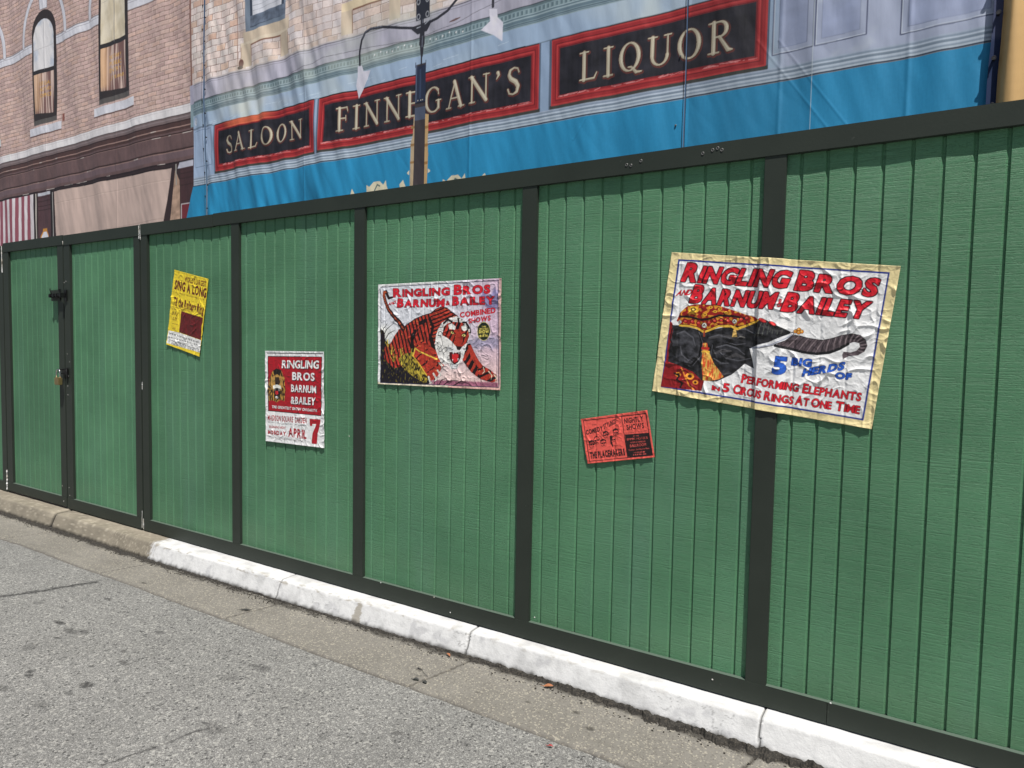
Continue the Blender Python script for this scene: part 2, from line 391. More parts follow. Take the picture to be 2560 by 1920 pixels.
class MB:
    def __init__(s): s.v = []; s.f = []
    def add(s, v, f):
        k = len(s.v); s.v += [tuple(float(q) for q in p) for p in v]; s.f += [tuple(i + k for i in q) for q in f]; return s
    def box(s, x0, x1, y0, y1, z0, z1, bev=0.0):
        if bev <= 0:
            return s.add([(x, y, z) for x in (x0, x1) for y in (y0, y1) for z in (z0, z1)],
                         [(0, 1, 3, 2), (4, 6, 7, 5), (0, 4, 5, 1), (2, 3, 7, 6), (0, 2, 6, 4), (1, 5, 7, 3)])
        import bmesh
        bm = bmesh.new(); bmesh.ops.create_cube(bm, size=1)
        for v in bm.verts: v.co = ((x0 + x1) / 2 + v.co.x * (x1 - x0), (y0 + y1) / 2 + v.co.y * (y1 - y0), (z0 + z1) / 2 + v.co.z * (z1 - z0))
        bmesh.ops.bevel(bm, geom=bm.edges[:], offset=bev, segments=2, affect='EDGES')
        bm.verts.index_update(); s.add([v.co[:] for v in bm.verts], [[v.index for v in f.verts] for f in bm.faces]); bm.free(); return s
    def tube(s, pts, r, n=10):
        pts = [Vector(p) for p in pts]; rings = []; up = Vector((0.13, 0.2, 1)).normalized()
        rr = r if hasattr(r, '__len__') else [r] * len(pts)
        V = []
        for i, p in enumerate(pts):
            t = (pts[min(i + 1, len(pts) - 1)] - pts[max(i - 1, 0)]).normalized()
            a = t.cross(up)
            if a.length < 1e-3: a = t.cross(Vector((1, 0, 0)))
            a.normalize(); b_ = t.cross(a)
            for k in range(n):
                q = 2 * math.pi * k / n; V.append(p + (a * math.cos(q) + b_ * math.sin(q)) * rr[i])
        F = [(i * n + k, i * n + (k + 1) % n, (i + 1) * n + (k + 1) % n, (i + 1) * n + k) for i in range(len(pts) - 1) for k in range(n)]
        F += [tuple(range(n))[::-1], tuple((len(pts) - 1) * n + k for k in range(n))]
        return s.add(V, F)
    def build(s, name, m, parent=None, sm=False):
        me = bpy.data.meshes.new(name); me.from_pydata(s.v, [], s.f); me.validate(); me.update()
        if sm: me.polygons.foreach_set('use_smooth', [True] * len(me.polygons))
        return link(name, me, m, parent)
# ------------------------------------------------------------------ ground: road, gutter, kerb, pavement
GZ = -0.135
def axis(segs):
    out = [segs[0][0]]
    for a, b_, d in segs:
        k = max(1, int(round((b_ - a) / d))); out += list(np.linspace(a, b_, k + 1)[1:])
    return np.array(out)
def wob(x, s, f=3.0): return perlin(x * f, x * 0 + s, s)
def kedge(x):      # where the kerb's top front edge runs (its y)
    return np.interp(x, [-9, -5.7, -4.9, -3.3, -1.85, -1.2, -.42, -.36, .2, .9, 1.16, 1.18, 4], [-.17, -.165, -.16, -.160, -.145, -.125, -.105, -.095, -.095, -.112, -.115, -.108, -.11])
def gutter_edge(x): return -0.572 + 0.012 * perlin(x * 1.1, x * 0 + .5, 2) + 0.006 * perlin(x * 9, x * 0 + .5, 3) - 0.03 * smooth(-4.2, -5.2, x)

xs = axis([(-60, -9, 6), (-9, -4.2, .05), (-4.2, 1.2, .009), (1.2, 4, .05), (4, 60, 7)])
ys = axis([(-60, -6, 6), (-6, -2.6, .1), (-2.6, -.5, .009), (-.5, 1, .5), (1, 60, 8)])
X, Y = np.meshgrid(xs, ys)
Z = np.full_like(X, GZ - 0.006) + 0.004 * perlin(X * .8, Y * .8, 4) * (np.abs(X) < 8)
me = grid_mesh('road', np.stack([X, Y, Z], -1), True)
F = np.zeros_like(X)
stains = [(-2.664, -1.147, .05, .014, 1), (-2.48, -1.169, .06, .022, .7), (-2.407, -1.132, .045, .022, .7), (-2.447, -1.262, .018, .012, .8), (-2.431, -1.401, .04, .03, .45), (-1.965, -1.139, .022, .014, .7),
 (-1.827, -1.21, .04, .014, .7), (-1.93, -1.326, .016, .012, .8), (-2.117, -1.532, .026, .014, .95), (-2.075, -1.556, .028, .013, .95), (-1.741, -1.443, .036, .026, .95), (-1.728, -1.527, .03, .016, .6), (-1.183, -.843, .05, .03, .6),
 (-1.25, -.85, .03, .014, .6), (-.993, -.656, .018, .012, .7), (-2.818, -.787, .03, .016, .8), (-1.726, -1.654, .05, .03, .45), (-2.037, -1.681, .04, .02, .6), (-.884, -1.322, .06, .03, .5), (-1.225, -1.002, .05, .03, .4),
 (-2.042, -.891, .03, .018, .6), (-3.111, -1.065, .04, .03, .4), (-.958, -1.552, .02, .01, .8), (-.45, -1.1, .03, .016, .5), (-.2, -.9, .03, .018, .5), (.1, -.8, .025, .016, .5)]
rn = np.random.RandomState(3)
for _ in range(70): stains.append((rn.uniform(-4, .8), rn.uniform(-2.4, -.7), rn.uniform(.004, .014), rn.uniform(.004, .009), rn.uniform(.2, .7)))
for cx, cy, rx, ry, a in stains:
    F = np.maximum(F, 1.0 * a * smooth(1.35, .7, np.hypot((X - cx) / rx, (Y - cy) / ry) + .9 * perlin(X * 60, Y * 60, 7)))
def crackline(pts, wd, a):
    global F
    for (ax, ay), (bx, by) in zip(pts[:-1], pts[1:]):
        t = np.clip(((X - ax) * (bx - ax) + (Y - ay) * (by - ay)) / ((bx - ax) ** 2 + (by - ay) ** 2), 0, 1)
        d = np.hypot(X - ax - t * (bx - ax) + .012 * perlin(X * 14, Y * 14, 8), Y - ay - t * (by - ay) + .012 * perlin(X * 14, Y * 14, 9))
        F = np.maximum(F, a * smooth(wd, wd * .3, d + wd * .9 * perlin(X * 45, Y * 45, 5)))
crackline([(-3.5, -1.35), (-3.424, -1.162), (-3.336, -1.007), (-3.279, -.832), (-3.21, -.674)], .034, .95)
crackline([(-1.025, -1.772), (-.985, -1.626), (-.964, -1.556), (-.931, -1.385), (-.89, -1.31)], .010, .9)
fattr(me, 'stain', F)
tag(link('road', me, M_asph), kind='structure')

# gutter slab, cast in lengths with open joints
xs = axis([(-12, -6, .06), (-6, 1.9, .009), (1.9, 6, .06)]); vs_ = np.linspace(0, 1, 52)
X, V = np.meshgrid(xs, vs_)
ye = gutter_edge(X); Y = ye + V * (-0.06 - ye)
jx = lambda x, y: x - (y + .24) * 0.30                                    # joints run slightly skew
Jt = [-6.35, -4.79, -3.27, -1.82, -.34, 1.166, 2.7]
dj = np.min([np.abs(X - (j + (Y + .24) * 0.25) + .006 * perlin(Y * 20, X * 3, 6)) for j in Jt], 0)
Z = GZ + 0.004 - 0.012 * (dj < .005) + 0.0025 * fbm(X * 4, Y * 4, 2) - .008 * smooth(.03, 0, V) + .006 * smooth(-.35, -.1, Y)
F = smooth(.009, .003, dj) * .9
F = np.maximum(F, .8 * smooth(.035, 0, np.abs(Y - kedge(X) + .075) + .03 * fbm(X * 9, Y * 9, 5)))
F = np.maximum(F, .35 * smooth(.02, .0, (Y - ye) + .01 * perlin(X * 30, Y * 30, 1)))
for cx, cy, rx, ry in ((-.489, -.403, .02, .007), (.385, -.316, .02, .014), (-1.9, -.41, .045, .010), (-2.9, -.5, .03, .01), (.15, -.36, .012, .01), (-.1, -.42, .01, .007), (.5, -.4, .02, .015)):
    F = np.maximum(F, .7 * smooth(1.3, .8, np.hypot((X - cx) / rx, (Y - cy) / ry) + .5 * perlin(X * 50, Y * 50, 3)))
P = np.stack([X, Y, Z], -1)
P = np.concatenate([P[:1] - [0, 0, .012], P], 0); F = np.concatenate([F[:1] * 0 + .6, F], 0)
me = grid_mesh('gutter', P, True); fattr(me, 'stain', F)
tag(link('gutter', me, M_conc), kind='structure')

# kerb: white painted from x = -3.35 onward, bare aggregate before it
def kerb(name, xa, xb, joints, white):
    xs = axis([(xa, min(-4, xb), .03), (min(-4, xb), xb, .007)] if xa < -4 else [(xa, 2.3, .007), (2.3, xb, .05)])
    r = .026; n1, n2, n3, n4 = 7, 7, 10, 34
    X, Kk = np.meshgrid(xs, np.arange(n1 + n2 + n3 + n4)); Y = np.zeros_like(X); Z = np.zeros_like(X)
    e = kedge(xs)
    for k in range(n1): Y[k] = .055 - .083 * k / (n1 - 1); Z[k] = -.006
    for k in range(n2): t = (k + 1) / (n2 + 1); Y[n1 + k] = -.028 + t * (e + r + .028); Z[n1 + k] = -.006 - .003 * t
    for k in range(n3): q = R(66) * k / (n3 - 1); Y[n1 + n2 + k] = e + r - r * math.sin(q); Z[n1 + n2 + k] = -.009 - r * (1 - math.cos(q))
    k0 = n1 + n2 + n3
    for k in range(n4): t = (k + 1) / n4; Y[k0 + k] = Y[k0 - 1] - t * .052; Z[k0 + k] = Z[k0 - 1] + t * (GZ - .008 - Z[k0 - 1])
    e = kedge(X)
    lo = fbm(X * 3, Z * 5 + Y * 5, 3, 3); mid = fbm(X * 16, (Z - Y) * 16, 8, 4); hi = fbm(X * 55, (Z - Y) * 55, 12, 3)
    d = .0032 * lo + .0019 * mid + (.0006 if white else .0018) * hi
    edge_ = smooth(.022, .0, np.abs(Z + .02)) * (Y < e + .03)
    d = d - edge_ * .002 * smooth(.1, .5, fbm(X * 11, Z * 4, 21, 3)) * smooth(1.6, -3.6, X)
    dj = np.min([np.abs(X - j + .005 * perlin(Z * 22, X * 0 + j, 3) + .002 * perlin(Z * 90, X * 0 + j, 4)) for j in joints], 0)
    d = d - .016 * smooth(.0050, .0025, dj)
    inn = (Y < .0)
    Y = Y - d * inn * .8; Z = Z + d * inn * np.where(Z > -.03, .6, .0)
    if white:
        C = np.empty(X.shape + (3,)); C[:] = (.62, .62, .618)
        g = fbm(X * 7, (Z - Y) * 9, 31, 4)
        C *= (1 - .22 * smooth(-.1, .6, g))[..., None]
        blot = smooth(.22, .5, fbm(X * 9, (Z * 1.2 - Y) * 14, 33, 4)) * (Z < -.02)
        C = C * (1 - blot[..., None] * .6) + np.array([.42, .42, .43]) * blot[..., None] * .6
        chip = edge_ * smooth(.12, .38, fbm(X * 14, Z * 30 + Y * 20, 37, 4)) * smooth(2.6, -2.5, X)
        chip = np.maximum(chip, smooth(.1, -.1, np.abs(X + 1.19 + .012 * perlin(Z * 30, Z * 0, 5)) / .03 - .62 + .5 * smooth(-.02, -.11, Z) * -1 + .6 * perlin(X * 60, Z * 60, 5)) * (Z < -.018))
        sc = smooth(-3.27, -3.352, X + .03 * perlin(X * 40, (Z - Y) * 40, 62)) * smooth(-.2, .3, fbm(X * 30, (Z - Y) * 30, 63)) * .7; C = C * (1 - sc[..., None]) + np.array([.26, .235, .19]) * sc[..., None]
        warm = smooth(.1, .6, fbm(X * 3, Y * 25, 39, 4)) * (Z > -.012)
        C = C * (1 - warm[..., None] * .25) + np.array([.72, .66, .54]) * warm[..., None] * .25
        C = C * (1 - chip[..., None] * .8) + np.array([.30, .27, .22]) * chip[..., None] * .8
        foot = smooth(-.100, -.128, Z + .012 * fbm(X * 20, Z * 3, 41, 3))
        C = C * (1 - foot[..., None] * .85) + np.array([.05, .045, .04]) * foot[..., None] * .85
        veins = smooth(.016, .0, np.abs(fbm(X * 5, (Z - Y) * 8, 51, 4))) * smooth(.0, .3, fbm(X * 2, Z * 2, 52)) * (Z < -.02)
        C = C * (1 - .45 * veins[..., None])
    else:
        C = np.empty(X.shape + (3,)); C[:] = (.235, .207, .162)
        g = fbm(X * 5, (Z - Y) * 7, 31, 4); C *= (1 + .28 * g)[..., None]
        st_ = smooth(.05, .5, hash2(np.floor(X * 130), np.floor((Z - Y) * 130)) - .70 + .0)
        C = C * (1 - st_[..., None]) + np.array([.50, .45, .36]) * st_[..., None]
        pale = smooth(.1, .5, fbm(X * 3, (Z - Y) * 4, 43, 4)) * (Z > -.05); C = C * (1 + .35 * pale[..., None])
        ov = smooth(-3.415, -3.356, X + .035 * perlin(X * 30, (Z - Y) * 30, 61)) * .9; ov = ov * (hash2(np.floor(X * 160), np.floor((Z - Y) * 160), 3) < ov * 1.1)
        C = C * (1 - ov[..., None]) + .60 * ov[..., None]
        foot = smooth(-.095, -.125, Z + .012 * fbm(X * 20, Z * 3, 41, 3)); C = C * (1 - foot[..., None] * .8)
    C = C * (1 - .9 * smooth(.0050, .0025, dj))[..., None]
    P = np.stack([X, Y, Z], -1)
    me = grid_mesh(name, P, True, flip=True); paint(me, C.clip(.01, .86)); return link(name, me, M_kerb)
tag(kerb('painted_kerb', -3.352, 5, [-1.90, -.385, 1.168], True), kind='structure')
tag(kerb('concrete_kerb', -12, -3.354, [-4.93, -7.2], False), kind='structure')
pv = MB().box(-14, 8, .056, 9, -.4, -.008).build('pavement', M_conc); tag(pv, kind='structure')

# ------------------------------------------------------------------ the green fence
TH = 2.487; PITCH = 0.1016; WR = 0.0895; WB = 0.0955
def panel_mesh(name, xa, xb, z0=0.02, z1=TH - .01, phase=0.0, bowk=1.0):
    """grooved siding, seven points across every groove, bowed a few millimetres"""
    g0 = math.ceil((xa + .02 - phase) / PITCH); cols = [(xa, 0.)]; gd = 0.0078
    x = phase + g0 * PITCH
    while x < xb - .008:
        for dx, dd in ((-.0094, 0), (-.0086, .0004), (-.0036, .0066), (-.0028, gd), (.0060, gd), (.0067, .0010), (.0074, 0)):
            if xa < x + dx < xb: cols.append((x + dx, dd))
        for q in (.3, .5, .7):
            if x + q * PITCH < xb - .003: cols.append((x + q * PITCH, 0.))
        x += PITCH
    cols.append((xb, 0.)); cols.sort()
    cx = np.array([c_[0] for c_ in cols]); cdp = np.array([c_[1] for c_ in cols]); zz = np.linspace(z0, z1, 46)
    X, Z = np.meshgrid(cx, zz)
    Y = cdp[None] + bowk * (.0036 * perlin(X * 2.1, Z * 1.1, 3) + (.0026 + .0030 * smooth(1.9, 2.4, Z)) * perlin(X * 4.6, Z * 2.2, 9)) + .002
    me = grid_mesh(name, np.stack([X, Y, Z], -1), False)
    F = .30 * smooth(.40, .10, Z + .1 * perlin(X * 3, Z * 3, 2)) * (.5 + perlin(X * 2, Z * 5, 5)).clip(0, 1)
    fattr(me, 'grime', F); return me
def post(name, x, z0, z1, parent, y=-.0185, wd=.089):
    return MB().box(x - wd / 2, x + wd / 2, y, .03, z0, z1, .0015).build(name, M_trim, parent)
fence = empty('wooden_fence', (-.1, 0, 0), 'long dark-framed green fence of grooved board panels standing on the white kerb', 'fence')
def child(o, parent):                      # parts are modelled in world coordinates; keep them there
    o.parent = parent; o.matrix_parent_inverse = Matrix.Translation(-Vector(parent.location)); return o
XL = -3.742
posts = [-2.540, -1.3208, -.1016, 1.1176, 2.3368, 3.556, 4.775]
edges = [XL] + posts
for a, b_ in zip(edges[:-1], edges[1:]):
    child(link('panel', panel_mesh('panel', a + (.005 if a == XL else 0) + .0003, b_ - .0003), M_green), fence)
child(post('post', XL + .0445, WB - .002, TH - WR + .002, None), fence)
for x in posts: child(post('post', x, WB - .002, TH - WR + .002, None), fence)
rail = lambda x0, x1, z0, z1, y=-.0225: MB().box(x0, x1, y, .03, z0, z1, .0016).build('rail', M_trim)
child(rail(XL, -2.789, TH - WR - .003, TH - .004), fence); child(rail(-2.787, 4.83, TH - WR, TH), fence)
child(rail(XL, 1.411, .001, WB, -.0205), fence); child(rail(1.4122, 4.83, .001, WB + .001, -.0212), fence)
for a_, b_ in [((XL + .0895) if a == XL else a + .0447, b_ - .0447) for a, b_ in zip(edges[:-1], edges[1:])]:
    child(MB().box(a_, b_, -.0200, .004, WB + .0008, WB + .0016).build('ledge', M_ledge), fence)
# bare scuffed edges and screws
def scuff(pts, wd, parent, name='bare_edge'):
    m = MB(); rr = random.Random(len(pts) + int(pts[0][2] * 100))
    P_ = []
    for (ax, ay, az), (bx, by, bz) in zip(pts[:-1], pts[1:]):
        k = 7
        for i in range(k): t = i / k; P_.append((ax + (bx - ax) * t + rr.uniform(-.002, .002), ay + (by - ay) * t, az + (bz - az) * t))
    P_.append(pts[-1]); m.tube(P_, [max(.0006, wd * rr.uniform(.3, 1)) for _ in P_], 5)
    return child(m.build(name, M_bare, None), parent)
scuff([(XL + .001, -.022, 2.486), (XL + .001, -.0225, 2.40), (XL + .0, -.0195, 2.36)], .0035, fence)
scuff([(XL, -.021, .01), (XL, -.021, .095)], .004, fence); scuff([(XL + .001, -.019, 1.16), (XL + .001, -.019, 1.22)], .0035, fence)
def ring(x, z, r=.0075, y=-.0235):
    m = MB(); n1, n2 = 14, 5; V = []; Fc = []
    for i in range(n1):
        a = 2 * math.pi * i / n1
        for j in range(n2):
            q = 2 * math.pi * j / n2; rr = r + .0022 * math.cos(q); V.append((x + rr * math.cos(a), y + .0018 * math.sin(q), z + rr * math.sin(a)))
    for i in range(n1):
        for j in range(n2): Fc.append((i * n2 + j, i * n2 + (j + 1) % n2, ((i + 1) % n1) * n2 + (j + 1) % n2, ((i + 1) % n1) * n2 + j))
    m.add(V, Fc); return m
for x, z in ((.438, 2.441), (.46, 2.436), (.51, 2.451), (.804, 2.447), (.848, 2.456), (.87, 2.461), (.889, 2.451)):
    child(ring(x, z, .0052).build('screw_ring', M_zinc), fence)
def dots(L, parent, r=.0035, name='nail_head', m_=None):
    for x, y, z in L:
        m = MB(); V = [(x, y - r * .5, z)] + [(x + r * math.cos(a), y, z + r * math.sin(a)) for a in np.linspace(0, 2 * math.pi, 9)[:-1]]
        m.add(V, [(0, 1 + (k + 1) % 8, 1 + k) for k in range(8)]); child(m.build(name, m_ or M_bare), parent)
dots([(1.425, -.0225, .098), (-.70, -.0215, .094), (-.58, -.0215, .03), (-1.12, -.021, .095), (-.02, -.019, .13), (.93, -.0225, .06), (-1.40, -.019, .98)], fence, .004, 'paint_chip')

# the gate: two leaves
def leaf(x0, x1, label, hinge_left, sl, sr):
    g = empty('gate_leaf', ((x0 + x1) / 2, 0, 0), label, 'gate', 'leaves of the gate in the green fence')
    y = -.0215
    zt = TH - .001 if hinge_left else TH - .006
    child(link('panel', panel_mesh('panel', x0 + .004, x1 - .004, .03, TH - .02, .03, .5), M_green), g)
    child(MB().box(x0, x0 + sl, y + .003, .028, .10, zt - .088, .0015).build('stile', M_trim), g)
    child(MB().box(x1 - sr, x1, y + .003, .028, .10, zt - .088, .0015).build('stile', M_trim), g)
    child(MB().box(x0, x1, y - .001, .028, zt - .0885, zt, .0016).build('rail', M_trim), g)
    child(MB().box(x0, x1, y - .001, .028, .014 if hinge_left else .004, .1005, .0016).build('rail', M_trim), g)
    child(MB().box(x0 + sl + .0003, x1 - sr - .0003, y - .0004, .004, .1007, .1015).build('ledge', M_ledge), g)
    return g
g1 = leaf(-6.197, -5.004, 'narrower gate leaf at the left end, carrying the black slide bolt', True, .11, .103)
g2 = leaf(-4.988, -3.758, 'gate leaf with green boards between the slide bolt and the long fence', False, .106, .09)
scuff([(-4.989, -.023, 2.43), (-4.989, -.0235, 2.40)], .003, g2); scuff([(-3.76, -.0235, 2.40), (-3.76, -.022, 2.485)], .003, g2)
scuff([(-3.757, -.0235, 2.395), (-3.755, -.0235, 2.37)], .006, g2); scuff([(-3.76, -.0225, .02), (-3.76, -.0225, .16)], .0035, g2)
dots([(-4.975 + dx, -.0225, z) for dx, z in ((.0, 2.06), (.03, 2.07), (.03, 1.42), (.07, 1.35), (.045, 1.22), (.03, 1.13), (.03, 1.05), (.02, .20), (.03, .13))], g2, .0042)
dots([(-5.06, -.0225, .06), (-5.08, -.0225, .2)], g1, .005)
# the end of the next fence, at the left picture edge
nf = empty('wooden_fence', (-7.2, 0, 0), 'dark post end of the next green fence beyond the gate at the left picture edge', 'fence')
child(link('panel', panel_mesh('panel', -8.6, -6.32, .02, TH - .04), M_green), nf)
child(post('post', -6.264, .09, TH - .11, None, wd=.1), nf); child(post('post', -7.45, .09, TH - .11, None), nf)
child(MB().box(-8.6, -6.214, -.0225, .03, TH - .115, TH - .022, .0016).build('rail', M_trim), nf); child(MB().box(-8.6, -6.214, -.0205, .03, .001, .0955, .0016).build('rail', M_trim), nf)
scuff([(-6.216, -.0225, 2.46), (-6.216, -.022, 2.36), (-6.216, -.021, 2.2)], .005, nf); scuff([(-6.218, -.022, .02), (-6.216, -.021, .10), (-6.216, -.02, .22)], .009, nf)

# slide bolt on leaf 1 and its keep, hasp and padlock
bolt = MB().box(-5.215, -5.05, -.027, -.021, 1.90, 1.998, .001).build('bolt_plate', M_trim); child(bolt, g1)
m = MB().tube([(-5.19, -.05, 1.945), (-4.945, -.05, 1.945)], .011, 12).build('slide_bolt', M_black, None, True); child(m, g1)
m = MB()
for x in (-5.165, -5.095, -5.045): m.box(x - .012, x + .012, -.066, -.022, 1.928, 1.962, .003)
m.tube([(-5.14, -.055, 1.95), (-5.14, -.062, 1.975), (-5.145, -.064, 1.992)], .0045, 8)
m.box(-5.185, -5.03, -.035, -.027, 1.92, 1.93, .001)
child(m.build('bolt_housing', M_black), g1)
child(ring(-5.145, 2.0, .009, -.064).build('bolt_ring', M_black), g1)
m = MB().box(-4.975, -4.925, -.030, -.0225, 1.895, 1.995, .002).box(-4.962, -4.938, -.075, -.03, 1.925, 1.965, .004)
m.tube([(-4.985, -.05, 1.95), (-4.99, -.058, 1.985), (-4.987, -.058, 2.0)], .009, 8)
child(m.build('bolt_keep', M_black), g2)
hs = MB().box(-5.03, -4.925, -.031, -.0225, 1.235, 1.285, .003).box(-4.955, -4.925, -.036, -.0225, 1.20, 1.295, .004)
hs.tube([(-5.01, -.03, 1.277), (-5.01, -.062, 1.277), (-5.01, -.066, 1.257), (-5.01, -.055, 1.243), (-5.01, -.03, 1.243)], .005, 8)
child(hs.build('hasp', M_black), g2)
pl = empty('padlock', (-5.02, -.06, 1.16), 'brass padlock with steel shackle hanging from the black gate hasp', 'padlock')
sh = [(-5.052, -.066, 1.205), (-5.052, -.066, 1.245)] + [(-5.02 - .032 * math.cos(a), -.066, 1.248 + .030 * math.sin(a)) for a in np.linspace(0, math.pi, 9)] + [(-4.988, -.066, 1.235), (-4.988, -.066, 1.205)]
child(MB().tube(sh, .0058, 10).build('shackle', M_steel, None, True), pl)
child(MB().box(-5.063, -4.977, -.083, -.049, 1.138, 1.206, .006).build('lock_body', M_brass), pl)
# ------------------------------------------------------------------ printed fabric backdrop behind the fence
YB = 1.2
def folds(X, Z):
    f = .034 * perlin(X * 1.7 + .25 * Z, Z * .35, 14) + .016 * perlin(X * 4.2 + .5 * Z, Z * .6, 15)
    strong = smooth(-5.0, -4.4, X) * smooth(-2.2, -3.4, X)
    f = f + strong * .042 * perlin(X * 3.0 - .8 * Z, Z * .9, 16) + strong * .022 * perlin(X * 8 + 2.5 * Z, Z * 1.5, 17)
    st2 = smooth(1.0, 1.5, X)
    f = f + st2 * .030 * perlin(X * 5.5, Z * .7, 18) + .0030 * perlin(X * 14 + 4 * Z, Z * 2, 19) + .0008 * ridge_(X * 5 + 3 * Z, Z * 1.5, 24)
    for (ax, az, bx, bz) in ((.72, 3.42, 1.16, 2.80), (.84, 3.40, 1.26, 2.80), (-.5, 3.0, -.2, 3.4)):
        ln_ = math.hypot(bx - ax, bz - az); dd = ((X - ax) * (bz - az) - (Z - az) * (bx - ax)) / ln_; tt_ = ((X - ax) * (bx - ax) + (Z - az) * (bz - az)) / ln_ ** 2
        f = f - .0011 * np.exp(-(dd / .007) ** 2) * (tt_ > 0) * (tt_ < 1)
    for xs_ in (-8.03, -6.38, -3.22, -1.38, .86, 1.52): f = f - .004 * np.exp(-((X - xs_) / .012) ** 2)          # welded seams
    return f
def ridge_(x, y, s): return 1 - np.minimum(np.abs(perlin(x, y, s)) * 5, 1)
def mottled(col, k=.08, s=1, sc=3.0):
    col = np.array(col)
    def f(X, Y): return (col[None, None] * (1 + k * 1.6 * fbm(X * sc, Y * sc * 1.6, s, 4)[..., None] + k * .8 * perlin(X * 40, Y * 3, s + 2)[..., None])).clip(0, .86)
    return f
def fill(c, xa, xb, ya, yb, fn):
    r = c.box(xa, xb, ya, yb)
    if r: sl, X, Y = r; c.put(sl, (X >= xa) & (X < xb) & (Y >= ya) & (Y < yb), fn(X, Y))
def bricks(Lb, Hb, cols, mortar, s, lightm, mt=.16, run=False):
    cols = np.array(cols)
    def f(X, Y):
        Yw = Y + .006 * perlin(X * 6, Y * 3, s) + .0025 * perlin(X * 22, Y * 30, s + 1)
        j = np.floor(Yw / Hb); v = Yw / Hb - j; off = (j % 2) * .5 + .12 * hash2(j, j * 0, 3)
        Lr = Lb * np.where(hash2(j, j * 0, 9) > .5, 1.0, .62) if run else Lb
        u = X / Lr + off; i = np.floor(u); u = u - i
        h = hash2(i, j, s); h2 = hash2(i, j, s + 5)
        k = (h * len(cols)).astype(int).clip(0, len(cols) - 1)
        A = cols[k] * (.88 + .24 * h2)[..., None] * (1 + .14 * perlin(X * 50, Y * 60, s + 3) + .1 * fbm(X * 2, Y * 2, s + 4))[..., None]
        dark = (v < mt) | (u > 1 - .006 / Lb); lt = (v > 1 - mt * .6) | (u < .006 / Lb)
        A = np.where(lt[..., None], lightm * (1 + .1 * h[..., None]), A); A = np.where(dark[..., None], mortar, A)
        return A.clip(.01, .86)
    return f
def hlines(c, xa, xb, L):
    """painted mouldings: (z, half thickness, colour)"""
    for z, t, col in L:
        r = c.box(xa, xb, z - t, z + t)
        if r: sl, X, Y = r; c.put(sl, (X >= xa) & (X < xb) & (np.abs(Y - z) < t), col)
bankr = random.Random(2)

